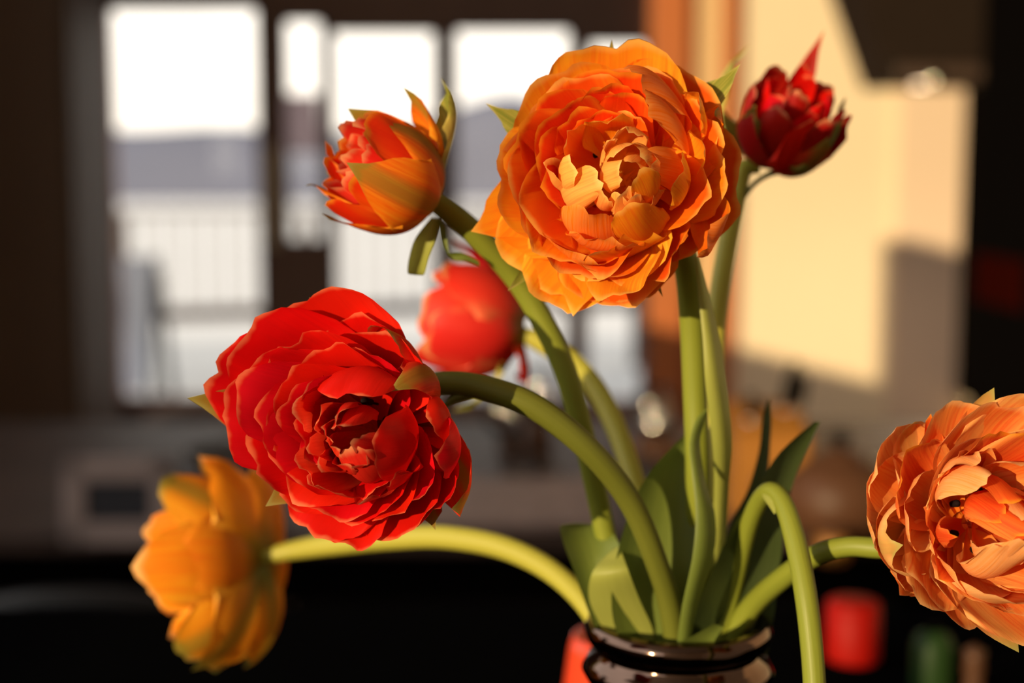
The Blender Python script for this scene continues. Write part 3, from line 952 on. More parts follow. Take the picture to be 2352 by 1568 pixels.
def stem(root, pts, rad, mat, seg=16, n=48, name='stem'):
    """pts are x, y, d; rad in pixels (a number or one per point)"""
    rr = rad if isinstance(rad, (list, tuple)) else [rad] * len(pts)
    cs = catmull([(p[0], p[1], p[2], r) for p, r in zip(pts, rr)], n)
    P = [px(x, y, d) - root.location for x, y, d, r in cs]
    bm = bmesh.new()
    tube_bm(bm, P, [r * d / F for x, y, d, r in cs], seg)
    me = bm_mesh(name, bm)
    uvl = me.uv_layers.new(name='UVMap')
    for pl in me.polygons:
        for li in pl.loop_indices:
            vi = me.loops[li].vertex_index
            uvl.data[li].uv = ((vi % seg) / seg, (vi // seg) / n * 6)
    return link(name, me, root, mat, True)


def leaf(root, rows, mat, fold=0.25, n=26, ns=13, name='leaf', wave=0.0):
    """rows: (left x, y, d, right x, y, d); fold pushes the midrib away from the camera by that share of the width"""
    cs = catmull(rows, n)
    verts, faces, uvs = [], [], []
    for i, (a, b, c, d, e, f) in enumerate(cs):
        l_, r_ = px(a, b, c), px(d, e, f)
        wdt = (r_ - l_).length
        for j in range(ns):
            s = j / (ns - 1)
            q = l_.lerp(r_, s)
            q = q + CF * (fold * wdt * (1 - (2 * s - 1) ** 2)) + CF * (wave * wdt * math.sin(i * 0.5 + s * 5))
            verts.append(tuple(q - root.location))
            uvs.append((s, i / n))
    for i in range(n - 1):
        for j in range(ns - 1):
            k = i * ns + j
            faces.append((k, k + 1, k + ns + 1, k + ns))
    me = bpy.data.meshes.new(name)
    me.from_pydata(verts, [], faces)
    uvl = me.uv_layers.new(name='UVMap')
    for lp in me.loops:
        uvl.data[lp.index].uv = uvs[lp.vertex_index]
    return link(name, me, root, mat, True)


def tulip(label, foot):
    return empty('tulip', foot, label, 'tulip', 'double tulips in the vase')


FOOT = Vector((rimc.x, rimc.y, CZ + 0.02))
def foot(dx, dy=0.0):
    return FOOT + Vector((dx, dy, 0))


# ---- A: the big orange bloom
A_root = tulip('large orange double tulip in full bloom facing the camera, highest and biggest', foot(0.008))
A = Flower(A_root, 1405, 400, 0.46, (-0.10, 0.06, 1.0))
b = (1420, 405, -185)
stem(A_root, [(1440, 410, 0.487), (1520, 480, 0.500), (1572, 590, 0.510), (1588, 720, 0.518), (1596, 900, 0.525), (1602, 1100, 0.53), (1595, 1350, 0.545), (1575, 1700, 0.555)], [26, 30, 30, 29, 28, 28, 27, 25], M['stem'])
# outermost petals
for tip, W, mat, kw in (
    ((1425, 66, -110), 340, 'orange_gold', dict(a0=95, a1=25, shape='wide', cup=(0.9, 0.7))),
    ((1415, 74, -135), 120, 'orange_bract', dict(a0=95, a1=25, shape='point')),
    ((1618, 150, -110), 310, 'orange', dict(a0=95, a1=15, shape='wide', cup=(0.9, 0.7))),
    ((1255, 150, -110), 290, 'orange_gold', dict(a0=95, a1=20, shape='wide')),
    ((1178, 300, -95), 270, 'orange', dict(a0=95, a1=15, shape='wide')),
    ((1132, 400, -90), 270, 'orange_gold', dict(a0=95, a1=20, shape='wide')),
    ((1070, 524, -150), 300, 'orange_gold', dict(a0=100, a1=55, shape='point', cup=(0.8, 0.5), ruffle=0.7)),
    ((1200, 622, -130), 280, 'orange_gold', dict(a0=100, a1=40, shape='wide')),
    ((1262, 690, -110), 230, 'orange_gold', dict(a0=100, a1=30, shape='wide')),
    ((1322, 722, -100), 230, 'orange_gold', dict(a0=100, a1=40, shape='point')),
    ((1410, 705, -110), 260, 'orange', dict(a0=100, a1=30, shape='wide')),
    ((1488, 692, -120), 220, 'orange', dict(a0=100, a1=30, shape='wide')),
    ((1538, 682, -130), 70, 'orange_bract', dict(a0=100, a1=60, shape='point')),
    ((1716, 395, -110), 290, 'orange', dict(a0=95, a1=15, shape='wide')),
    ((1672, 300, -120), 230, 'orange', dict(a0=95, a1=10, shape='wide')),
    ((1640, 520, -110), 240, 'orange', dict(a0=95, a1=20, shape='wide')),
    ((1712, 132, -95), 125, 'green_bract', dict(a0=105, a1=25, shape='point', cup=(1.0, 1.2), k0=0.55, ruffle=0.6)),
    ((1618, 172, -150), 90, 'green_bract', dict(a0=105, a1=0, shape='point', cup=(1.0, 1.2))),
    ((1108, 202, -185), 120, 'green_bract', dict(a0=105, a1=60, shape='point', cup=(0.7, 0.8), ruffle=0.5)),
    ((1165, 662, -175), 110, 'green_bract', dict(a0=105, a1=70, shape='point', cup=(0.7, 0.8), ruffle=0.5)),
):
    A.ring(b, tip, W, mat, 25, 1.1, nt=26, ns=19, **{'cup': (0.8, 0.45), **kw})
# middle petals: upper left bowl, seen from inside
for tip, W, mat, kw in (
    ((1400, 140, -60), 260, 'orange_deep', dict(a0=90, a1=10, shape='wide')),
    ((1300, 175, -60), 230, 'orange', dict(a0=90, a1=10, shape='wide')),
    ((1490, 150, -60), 220, 'orange', dict(a0=90, a1=5, shape='wide')),
    ((1222, 235, -50), 220, 'orange_deep', dict(a0=90, a1=10, shape='wide')),
    ((1172, 340, -40), 230, 'orange_deep', dict(a0=90, a1=5, shape='wide')),
    ((1165, 455, -30), 230, 'orange', dict(a0=90, a1=5, shape='wide')),
    ((1345, 200, -30), 190, 'orange_deep', dict(a0=85, a1=5, shape='round')),
    ((1405, 185, -20), 150, 'orange_deep', dict(a0=85, a1=-10, shape='round')),
    ((1445, 200, -20), 150, 'orange_deep', dict(a0=85, a1=0, shape='round')),
    ((1265, 260, -20), 200, 'orange_deep', dict(a0=85, a1=0, shape='wide')),
    ((1235, 345, -10), 190, 'orange_deep', dict(a0=85, a1=0, shape='round')),
    ((1310, 260, -10), 160, 'orange_deep', dict(a0=80, a1=0, shape='round')),
    ((1385, 255, 0), 180, 'orange_deep', dict(a0=80, a1=-5, shape='round')),
    ((1445, 262, 5), 150, 'orange', dict(a0=80, a1=-5, shape='round')),
    ((1255, 440, 20), 170, 'orange_deep', dict(a0=85, a1=-10, shape='round')),
    # lower bowl
    ((1228, 520, 10), 230, 'orange', dict(a0=90, a1=-5, shape='wide')),
    ((1260, 600, 0), 230, 'orange_gold', dict(a0=90, a1=0, shape='wide')),
    ((1330, 640, -10), 240, 'orange', dict(a0=90, a1=10, shape='wide')),
    ((1420, 655, -10), 230, 'orange_gold', dict(a0=92, a1=15, shape='wide')),
    ((1372, 640, 10), 160, 'orange', dict(a0=90, a1=30, shape='round')),
    # right bowl
    ((1640, 260, -40), 200, 'orange', dict(a0=92, a1=-10, shape='wide')),
    ((1668, 340, -40), 170, 'orange_gold', dict(a0=92, a1=-5, shape='wide')),
    ((1672, 420, -30), 170, 'orange_gold', dict(a0=92, a1=-5, shape='round')),
    ((1625, 450, 10), 170, 'orange', dict(a0=92, a1=0, shape='wide')),
):
    A.ring((b[0], b[1], b[2] + 15), tip, W, mat, 40, 1.2, nt=24, ns=17, cup=kw.pop('cup', (0.9, 0.5)), **kw)
# petals that roll inwards and show their outside
for base, tip, W, mat, rad, kw in (
    ((1500, 350, -120), (1455, 180, 60), 130, 'orange', (0.8, -0.6), dict(a0=95, a1=-45, k0=0.8, k1=0.35)),
    ((1500, 380, -120), (1478, 245, 75), 130, 'orange', (0.9, -0.4), dict(a0=95, a1=-45, k0=0.75, k1=0.35)),
    ((1500, 400, -110), (1470, 385, 95), 120, 'orange', (1, -0.05), dict(a0=95, a1=-50, k0=0.8, k1=0.4)),
    ((1510, 420, -100), (1545, 400, 80), 150, 'orange_gold', (1, 0.2), dict(a0=90, a1=-30, k0=0.7, k1=0.3)),
    ((1500, 400, -110), (1600, 330, 30), 120, 'orange_gold', (1, -0.3), dict(a0=95, a1=-30, k0=0.7, k1=0.3)),
    ((1470, 460, -110), (1430, 485, 105), 150, 'orange_gold', (0.5, 0.9), dict(a0=92, a1=-40, k0=0.8, k1=0.35)),
    ((1480, 460, -110), (1372, 600, 60), 170, 'orange_gold', (0.4, 0.9), dict(a0=92, a1=10, k0=0.7, k1=0.3)),
    ((1500, 450, -120), (1530, 620, 10), 150, 'orange', (0.8, 0.7), dict(a0=95, a1=25, k0=0.7, k1=0.3, shape='spoon')),
    ((1400, 470, -110), (1340, 480, 95), 170, 'orange', (-0.3, 0.95), dict(a0=92, a1=-45, k0=0.75, k1=0.35)),
    ((1380, 470, -110), (1400, 560, 70), 210, 'orange', (-0.1, 1.0), dict(a0=92, a1=-30, k0=0.6, k1=0.3, shape='wide')),
    ((1380, 470, -110), (1310, 590, 45), 220, 'orange', (-0.4, 0.9), dict(a0=92, a1=-20, k0=0.6, k1=0.3, shape='wide')),
    ((1480, 460, -110), (1410, 690, 10), 180, 'orange_gold', (0.1, 0.9), dict(a0=95, a1=60, k0=0.5, k1=0.3, shape='wide')),
    ((1560, 400, -130), (1620, 560, 20), 130, 'orange', (0.9, 0.5), dict(a0=95, a1=-35, k0=0.7, k1=0.35)),
    ((1540, 330, -130), (1590, 230, 20), 110, 'orange_gold', (0.9, -0.5), dict(a0=95, a1=-35, k0=0.7, k1=0.35)),
    ((1560, 330, -140), (1640, 255, -10), 90, 'orange_bract', (0.9, -0.4), dict(a0=95, a1=-40, k0=0.8, k1=0.35, shape='point')),
):
    A.petal(base, tip, W, mat, rad=rad, nt=26, ns=17, cup=kw.pop('cup', (1.0, 0.9)), shape=kw.pop('shape', 'round'), **kw)
# pale heart
for base, tip, W, mat, rad, kw in (
    ((1400, 400, -120), (1320, 390, 60), 130, 'orange_core', (-1, 0.1), dict(a0=80, a1=-55, k0=0.6, k1=0.5, cup=(1.2, 1.4))),
    ((1390, 420, -100), (1250, 385, 40), 90, 'orange_core', (-1, 0.1), dict(a0=85, a1=-10, k0=0.5, k1=0.4, cup=(1.2, 1.2))),
    ((1420, 380, -100), (1315, 330, 50), 130, 'orange', (-0.9, -0.5), dict(a0=80, a1=-20, k0=0.5, k1=0.4)),
    ((1420, 370, -100), (1390, 285, 50), 140, 'orange_gold', (-0.2, -1), dict(a0=80, a1=-25, k0=0.5, k1=0.4)),
    ((1430, 380, -100), (1450, 310, 80), 110, 'orange_core', (0.3, -1), dict(a0=70, a1=-30, k0=0.5, k1=0.4, cup=(1.2, 1.3))),
    ((1430, 400, -90), (1400, 340, 90), 70, 'orange_core', (-0.7, -0.6), dict(a0=60, a1=-20, k0=0.5, k1=0.4, cup=(1.2, 1.3))),
    ((1440, 410, -90), (1480, 390, 90), 120, 'orange_core', (1, 0.0), dict(a0=70, a1=-40, k0=0.6, k1=0.45, cup=(1.2, 1.3))),
    ((1440, 420, -90), (1425, 440, 100), 110, 'orange_core', (0.3, 1), dict(a0=75, a1=-55, k0=0.7, k1=0.45, cup=(1.1, 1.2))),
    ((1430, 420, -90), (1385, 450, 85), 90, 'orange_core', (-0.6, 0.9), dict(a0=75, a1=-30, k0=0.55, k1=0.45, cup=(1.2, 1.2))),
    ((1440, 400, -90), (1445, 380, 115), 80, 'orange_core', (0.5, -0.6), dict(a0=55, a1=-25, k0=0.5, k1=0.4, cup=(1.2, 1.4))),
    ((1445, 430, -90), (1485, 455, 70), 100, 'orange_core', (0.9, 0.6), dict(a0=75, a1=-25, k0=0.55, k1=0.45)),
    ((1400, 430, -110), (1372, 415, 85), 135, 'orange_core', (-1, 0.25), dict(a0=95, a1=-65, k0=0.95, k1=0.5, cup=(1.0, 1.3))),
    ((1440, 395, -90), (1425, 345, 115), 120, 'orange_core', (-0.3, -1), dict(a0=55, a1=-15, k0=0.5, k1=0.4, cup=(1.0, 1.2))),
    ((1445, 400, -90), (1470, 365, 115), 130, 'orange_core', (0.8, -0.7), dict(a0=60, a1=-25, k0=0.55, k1=0.4, cup=(1.0, 1.1))),
    ((1440, 405, -90), (1415, 405, 125), 100, 'orange_core', (-1, 0.1), dict(a0=50, a1=-35, k0=0.5, k1=0.45, cup=(1.2, 1.3))),
    ((1445, 410, -90), (1455, 405, 135), 120, 'orange_gold', (0.6, 0.8), dict(a0=60, a1=-45, k0=0.6, k1=0.45, cup=(1.1, 1.2))),
    ((1440, 412, -90), (1432, 470, 105), 110, 'orange_core', (0.0, 1), dict(a0=75, a1=-20, k0=0.6, k1=0.4, cup=(1.1, 1.2), jag=0.12)),
):
    A.petal(base, tip, W, mat, rad=rad, nt=20, ns=13, shape='round', **kw)
A.heart((1440, 395, -150), 6, 66, 80, pist=False)

# ---- B: the red bloom
B_root = tulip('bright red double tulip facing left on an arching dark stem', foot(-0.002, -0.012))
B = Flower(B_root, 775, 985, 0.455, (-0.40, 0.02, 1.0))
b = (860, 985, -170)
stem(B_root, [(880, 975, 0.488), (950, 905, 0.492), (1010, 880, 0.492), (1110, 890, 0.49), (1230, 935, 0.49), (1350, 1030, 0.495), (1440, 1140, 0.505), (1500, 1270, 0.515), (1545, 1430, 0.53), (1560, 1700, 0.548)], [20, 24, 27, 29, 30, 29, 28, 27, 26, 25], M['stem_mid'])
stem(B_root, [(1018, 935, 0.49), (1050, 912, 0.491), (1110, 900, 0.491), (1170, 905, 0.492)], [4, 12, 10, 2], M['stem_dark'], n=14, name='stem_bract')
for tip, W, mat, kw in (
    ((690, 682, -60), 330, 'red', dict(a0=95, a1=10, shape='wide')),
    ((694, 678, -85), 120, 'red_bract', dict(a0=95, a1=15, shape='point')),
    ((550, 768, -40), 290, 'red', dict(a0=95, a1=10, shape='wide')),
    ((468, 850, -80), 270, 'red', dict(a0=98, a1=15, shape='wide', cup=(0.8, 0.6))),
    ((420, 920, -110), 260, 'red_bract', dict(a0=100, a1=40, shape='point', cup=(0.7, 0.5))),
    ((500, 960, -60), 250, 'red', dict(a0=100, a1=20, shape='wide')),
    ((560, 1060, -60), 240, 'red', dict(a0=100, a1=15, shape='wide')),
    ((585, 1180, -130), 200, 'red_bract', dict(a0=100, a1=40, shape='point')),
    ((620, 1130, -80), 240, 'red', dict(a0=100, a1=20, shape='wide')),
    ((700, 1232, -80), 240, 'red', dict(a0=100, a1=25, shape='wide')),
    ((800, 1275, -70), 170, 'red', dict(a0=100, a1=35, shape='wide')),
    ((920, 1238, -40), 240, 'red', dict(a0=100, a1=20, shape='wide')),
    ((1010, 1190, -20), 210, 'red', dict(a0=100, a1=5, shape='wide')),
    ((1000, 1228, -40), 120, 'red_bract', dict(a0=100, a1=25, shape='point')),
    ((860, 765, -30), 280, 'red', dict(a0=95, a1=5, shape='wide')),
    ((790, 730, -70), 260, 'red', dict(a0=95, a1=10, shape='wide')),
):
    B.ring(b, tip, W, mat, 25, 1.1, nt=26, ns=19, cup=kw.pop('cup', (0.8, 0.5)), **kw)
# right side petals seen from outside
for base, tip, W, mat, rad, kw in (
    ((900, 960, -170), (912, 890, 90), 170, 'red_bract', (0.9, -0.7), dict(a0=95, a1=-60, k0=0.75, k1=0.4, shape='point', cup=(0.9, 1.4), ruffle=0.6)),
    ((900, 970, -170), (880, 750, 10), 170, 'red_bract', (0.6, -0.9), dict(a0=95, a1=-5, k0=0.5, k1=0.4)),
    ((920, 1000, -160), (1035, 1160, 60), 190, 'red_bract', (1.0, 0.35), dict(a0=95, a1=-15, k0=0.65, k1=0.4, shape='point', cup=(0.9, 1.0), ruffle=0.6)),
    ((910, 990, -160), (1010, 1040, 80), 170, 'red', (1.0, 0.05), dict(a0=95, a1=-30, k0=0.65, k1=0.4)),
    ((910, 990, -160), (1000, 960, 60), 170, 'red', (1.0, -0.3), dict(a0=95, a1=-20, k0=0.6, k1=0.4)),
    ((900, 980, -150), (950, 860, 40), 180, 'red', (0.8, -0.6), dict(a0=95, a1=-10, k0=0.6, k1=0.4)),
):
    B.petal(base, tip, W, mat, rad=rad, nt=26, ns=17, cup=kw.pop('cup', (1.0, 0.9)), shape=kw.pop('shape', 'round'), **kw)
for tip, W, mat, kw in (
    ((640, 790, -10), 230, 'red', dict(a0=90, a1=0, shape='wide')),
    ((560, 850, -10), 210, 'red', dict(a0=90, a1=5, shape='wide')),
    ((545, 900, 0), 190, 'red', dict(a0=90, a1=5, shape='wide')),
    ((590, 960, 0), 190, 'red', dict(a0=90, a1=0, shape='wide')),
    ((610, 1030, 0), 200, 'red', dict(a0=90, a1=0, shape='wide')),
    ((650, 1090, -10), 200, 'red', dict(a0=92, a1=0, shape='wide')),
    ((690, 1150, 0), 190, 'red', dict(a0=92, a1=5, shape='wide')),
    ((760, 1190, 0), 190, 'red', dict(a0=92, a1=10, shape='wide')),
    ((840, 1200, 0), 200, 'red', dict(a0=92, a1=10, shape='wide')),
    ((905, 1190, 20), 170, 'red', dict(a0=92, a1=0, shape='round')),
    ((960, 1140, 30), 170, 'red', dict(a0=92, a1=-5, shape='round')),
    ((740, 800, 0), 200, 'red', dict(a0=90, a1=0, shape='wide')),
    ((820, 800, 10), 190, 'red', dict(a0=90, a1=-10, shape='round')),
    ((655, 870, 25), 190, 'red', dict(a0=85, a1=-5, shape='wide')),
    ((650, 930, 30), 170, 'red', dict(a0=85, a1=-5, shape='round')),
    ((680, 1000, 30), 170, 'red', dict(a0=85, a1=-5, shape='round')),
    ((720, 1060, 30), 170, 'red', dict(a0=85, a1=-5, shape='round')),
    ((860, 1130, 45), 150, 'red', dict(a0=90, a1=0, shape='round')),
):
    B.ring((b[0] - 5, b[1], b[2] + 15), tip, W, mat, 40, 1.2, nt=24, ns=17, cup=kw.pop('cup', (0.9, 0.5)), **kw)
# heart of the red bloom
for base, tip, W, mat, rad, kw in (
    ((840, 960, -120), (700, 935, 85), 120, 'red_core', (-1, -0.2), dict(a0=75, a1=-10, k0=0.5, k1=0.4)),
    ((850, 970, -120), (700, 895, 60), 130, 'red', (-0.8, -0.6), dict(a0=80, a1=0, k0=0.5, k1=0.4)),
    ((860, 970, -110), (800, 900, 110), 180, 'red', (0.1, -1), dict(a0=85, a1=-45, k0=0.7, k1=0.35, shape='wide')),
    ((880, 990, -110), (865, 1020, 95), 160, 'red', (1, 0.1), dict(a0=90, a1=-35, k0=0.65, k1=0.4, shape='wide')),
    ((860, 1000, -110), (810, 1020, 120), 130, 'red_core', (0.3, 0.9), dict(a0=75, a1=-50, k0=0.65, k1=0.45, cup=(1.2, 1.3))),
    ((850, 1000, -110), (760, 990, 100), 100, 'red_core', (-0.9, 0.1), dict(a0=65, a1=-25, k0=0.5, k1=0.4, cup=(1.2, 1.4))),
    ((850, 1000, -110), (760, 1050, 100), 100, 'red_core', (-0.6, 0.6), dict(a0=65, a1=-25, k0=0.5, k1=0.4, cup=(1.2, 1.4))),
    ((850, 990, -110), (785, 960, 105), 90, 'red_core', (-0.6, -0.5), dict(a0=60, a1=-25, k0=0.5, k1=0.4, cup=(1.2, 1.4))),
    ((860, 1010, -110), (700, 1080, 60), 140, 'red_core', (-0.8, 0.6), dict(a0=80, a1=-10, k0=0.5, k1=0.4)),
    ((870, 1020, -110), (740, 1110, 70), 130, 'red_core', (-0.4, 0.9), dict(a0=85, a1=-15, k0=0.55, k1=0.4)),
    ((870, 1020, -110), (835, 1160, 70), 120, 'red_core', (0.1, 1.0), dict(a0=88, a1=10, k0=0.5, k1=0.35, shape='point')),
    ((880, 1010, -110), (900, 1085, 85), 90, 'red', (0.7, 0.8), dict(a0=85, a1=-20, k0=0.55, k1=0.4)),
    ((870, 1000, -100), (820, 1000, 130), 80, 'red_core', (0.4, 0.2), dict(a0=50, a1=-25, k0=0.5, k1=0.4, cup=(1.2, 1.4))),
):
    B.petal(base, (tip[0], tip[1], tip[2] + 35), W * 1.12, mat, rad=rad, nt=22, ns=15, shape=kw.pop('shape', 'round'), **kw)
for tip, W, rad in (((740, 955, 125), 110, (-1, -0.3)), ((735, 1015, 130), 115, (-1, 0.3)), ((790, 1060, 135), 115, (-0.3, 1)), ((775, 1010, 160), 90, (-0.6, 0.3)), ((800, 975, 150), 100, (-0.1, -1)), ((830, 1040, 140), 110, (0.5, 0.8))):
    B.petal((852, 998, -110), tip, W, 'red_core', rad=rad, a0=60, a1=-22, k0=0.5, k1=0.4, nt=20, ns=13, shape='round', cup=(1.1, 1.2), jag=0.09)
B.heart((860, 995, -130), 6, 60, 110, pist=False)

# ---- C: the peach orange bloom cut by the right edge
C_root = tulip('peach orange double tulip cut off by the right edge of the picture', foot(0.022, -0.004))
Cc = Flower(C_root, 2300, 1200, 0.45, (0.35, 0.10, 1.0))
b = (2240, 1225, -170)
stem(C_root, [(2150, 1240, 0.482), (2040, 1258, 0.490), (1950, 1255, 0.497), (1880, 1272, 0.505), (1800, 1325, 0.52), (1720, 1400, 0.54), (1650, 1520, 0.55), (1610, 1700, 0.555)], [20, 24, 23, 24, 25, 25, 25, 25], M['stem'])
for tip, W, mat, kw in (
    ((2120, 975, -40), 250, 'peach_bract', dict(a0=100, a1=-15, shape='point', cup=(0.9, 1.2), ruffle=0.6)),
    ((2040, 1020, -40), 230, 'peach_petal', dict(a0=100, a1=0, shape='wide')),
    ((1995, 1130, -30), 240, 'peach_petal', dict(a0=100, a1=10, shape='wide')),
    ((2062, 1245, 40), 230, 'peach_bract', dict(a0=110, a1=-60, k0=0.6, shape='point', cup=(0.9, 1.2))),
    ((2030, 1280, -30), 220, 'peach_petal', dict(a0=105, a1=5, shape='wide')),
    ((2070, 1380, -50), 190, 'peach_petal', dict(a0=100, a1=30, shape='point')),
    ((2130, 1360, 0), 210, 'peach_petal', dict(a0=100, a1=20, shape='wide')),
    ((2180, 1420, -20), 250, 'peach_petal', dict(a0=100, a1=10, shape='wide')),
    ((2352, 1500, -20), 290, 'peach_bract', dict(a0=100, a1=35, shape='point', cup=(0.9, 0.8), ruffle=0.6)),
    ((2420, 1470, -10), 250, 'peach_petal', dict(a0=95, a1=15, shape='wide')),
    ((2160, 950, -70), 110, 'peach_deep', dict(a0=98, a1=20, shape='point')),
    ((2230, 930, -70), 220, 'peach_petal', dict(a0=95, a1=15, shape='wide')),
    ((2310, 888, -90), 170, 'peach_bract', dict(a0=95, a1=30, shape='point')),
    ((2340, 930, -60), 240, 'peach_petal', dict(a0=95, a1=10, shape='wide')),
    ((2450, 930, -60), 260, 'peach_petal', dict(a0=95, a1=10, shape='wide')),
    ((2540, 1040, -60), 260, 'peach_petal', dict(a0=95, a1=10, shape='wide')),
    ((2570, 1180, -60), 260, 'peach_petal', dict(a0=95, a1=10, shape='wide')),
    ((2540, 1330, -60), 260, 'peach_petal', dict(a0=95, a1=10, shape='wide')),
):
    Cc.ring(b, tip, W, mat, 20, 1.1, nt=26, ns=19, cup=kw.pop('cup', (0.9, 0.6)), **kw)
for tip, W, mat, kw in (
    ((2080, 1050, 0), 190, 'peach_deep', dict(a0=92, a1=0, shape='wide')),
    ((2075, 1150, 10), 170, 'peach_petal', dict(a0=92, a1=-10, shape='wide')),
    ((2185, 1050, 20), 150, 'peach_petal', dict(a0=88, a1=-5, shape='round')),
    ((2240, 1000, 0), 190, 'peach_petal', dict(a0=90, a1=-5, shape='wide')),
    ((2320, 1000, 0), 210, 'peach_deep', dict(a0=90, a1=0, shape='wide')),
    ((2420, 1020, 10), 210, 'peach_deep', dict(a0=90, a1=0, shape='wide')),
    ((2245, 1030, 25), 110, 'peach_petal', dict(a0=85, a1=-15, shape='wide', jag=0.14)),
    ((2150, 1280, 30), 180, 'peach_deep', dict(a0=90, a1=-5, shape='round')),
    ((2480, 1150, 10), 200, 'peach_petal', dict(a0=90, a1=0, shape='wide')),
    ((2460, 1290, 10), 200, 'peach_petal', dict(a0=90, a1=0, shape='wide')),
    ((2400, 1390, 10), 220, 'peach_petal', dict(a0=90, a1=0, shape='wide')),
    ((2310, 1400, 20), 240, 'peach_petal', dict(a0=92, a1=0, shape='wide')),
    ((2230, 1370, 20), 200, 'peach_petal', dict(a0=92, a1=-5, shape='wide')),
):
    Cc.ring((b[0] + 8, b[1], b[2] + 15), tip, W, mat, 35, 1.2, nt=24, ns=17, cup=kw.pop('cup', (0.9, 0.5)), **kw)
for base, tip, W, mat, rad, kw in (
    ((2230, 1220, -130), (2330, 1360, 110), 220, 'peach_petal', (0.0, 1), dict(a0=92, a1=-10, k0=0.7, k1=0.4, shape='wide')),
    ((2230, 1200, -130), (2235, 1100, 90), 140, 'peach_petal', (-0.7, -0.7), dict(a0=85, a1=-40, k0=0.6, k1=0.4)),
    ((2240, 1190, -130), (2220, 1060, 70), 140, 'peach_petal', (-0.5, -0.9), dict(a0=85, a1=-25, k0=0.55, k1=0.4)),
    ((2270, 1190, -130), (2300, 1140, 110), 130, 'peach_deep', (0.2, -1), dict(a0=80, a1=-35, k0=0.6, k1=0.4)),
    ((2280, 1200, -130), (2350, 1075, 90), 130, 'peach_petal', (0.5, -0.9), dict(a0=85, a1=-20, k0=0.55, k1=0.4)),
    ((2270, 1230, -130), (2290, 1225, 140), 150, 'peach_petal', (-0.2, 0.9), dict(a0=85, a1=-50, k0=0.65, k1=0.45, shape='wide')),
    ((2250, 1220, -130), (2180, 1215, 100), 90, 'peach_deep', (-1, 0.2), dict(a0=75, a1=-20, k0=0.5, k1=0.4, shape='point')),
    ((2280, 1220, -130), (2370, 1230, 130), 140, 'peach_deep', (0.9, 0.2), dict(a0=80, a1=-40, k0=0.6, k1=0.45)),
    ((2280, 1200, -130), (2340, 1170, 140), 110, 'peach_deep', (0.5, -0.5), dict(a0=60, a1=-30, k0=0.55, k1=0.45)),
    ((2280, 1240, -130), (2380, 1310, 100), 150, 'peach_petal', (0.7, 0.8), dict(a0=85, a1=-25, k0=0.6, k1=0.4)),
):
    Cc.petal(base, tip, W, mat, rad=rad, nt=22, ns=15, shape=kw.pop('shape', 'round'), cup=kw.pop('cup', (1.1, 1.0)), **kw)
for tip, W, rad, mt in (((2335, 1190, 150), 140, (0.5, -0.8), 'peach_petal'), ((2305, 1235, 155), 150, (-0.2, 1), 'peach_petal'), ((2360, 1220, 150), 130, (1, 0.2), 'peach_deep'), ((2320, 1205, 165), 100, (-0.3, -0.3), 'peach_deep'), ((2270, 1165, 110), 120, (-0.6, -0.8), 'peach_deep')):
    Cc.petal((2280, 1215, -130), tip, W, mt, rad=rad, a0=62, a1=-30, k0=0.55, k1=0.45, nt=20, ns=13, shape='round', cup=(1.1, 1.2), jag=0.1)
Cc.heart((2262, 1215, -165), 6, 60, 70, pist=False)


# ---- generated blooms
def bloom(fl, base, axis_len, rings, seed):
    """rings: (count, radius, height, width, a1, materials, shape, phase, k0); radius and height in pixels along the flower's own axes"""
    rn = random.Random(seed)
    A_ = fl.axis
    s1 = A_.cross(CU)
    if s1.length < 0.1:
        s1 = A_.cross(CR)
    s1.normalize()
    s2 = A_.cross(s1).normalized()
    B0 = fl.P(*base)
    for (n, rad, hgt, W, a0, a1, mats, shape, phase, cup) in rings:
        for k in range(n):
            an = 2 * math.pi * (k + phase) / n + rn.uniform(-0.12, 0.12)
            dr = s1 * math.cos(an) + s2 * math.sin(an)
            rr = rad * rn.uniform(0.9, 1.1)
            hh = hgt * rn.uniform(0.92, 1.08)
            Bp = B0 + dr * (8 * fl.u)
            T = B0 + (dr * rr + A_ * hh) * fl.u
            L = (T - Bp).length
            P1 = Bp + (dr * math.sin(R(a0)) + A_ * math.cos(R(a0))) * L * 0.5
            P2 = T - (dr * math.sin(R(a1)) + A_ * math.cos(R(a1))) * L * 0.38
            fl.k += 1
            petal(fl.root, Bp, P1, P2, T, A_.cross(dr), A_ - dr * 0.8, W * fl.u * rn.uniform(0.9, 1.1), M[rn.choice(mats)], cup, seed=seed + fl.k * 13,
                  shape=shape, unit=fl.u, nt=20, ns=13, ruffle=0.8)


# ---- D: orange half open bud, upper left
D_root = tulip('half open orange red tulip in front of the left window, seen from its side', foot(-0.020))
D = Flower(D_root, 890, 400, 0.505, (-0.82, 0.42, 0.38))
stem(D_root, [(985, 455, 0.51), (1030, 485, 0.514), (1100, 545, 0.52), (1200, 660, 0.53), (1290, 830, 0.535), (1345, 1020, 0.54), (1385, 1200, 0.545), (1430, 1420, 0.55), (1500, 1700, 0.556)], [20, 26, 27, 27, 27, 26, 25, 25, 25], M['stem'])
bloom(D, (1000, 465, -10), 300, [
    (5, 143, 240, 215, 85, -5, ['orange_bract', 'orange_deep'], 'point', 0.15, (1.0, 0.8)),
    (6, 118, 250, 165, 80, -8, ['orange_deep', 'orange_deep', 'orange'], 'round', 0.5, (1.1, 0.9)),
    (6, 84, 255, 120, 75, -10, ['orange_deep', 'red_core'], 'round', 0.1, (1.1, 1.0)),
    (5, 45, 245, 90, 60, -10, ['red_core'], 'round', 0.3, (1.2, 1.2)),
], 71)
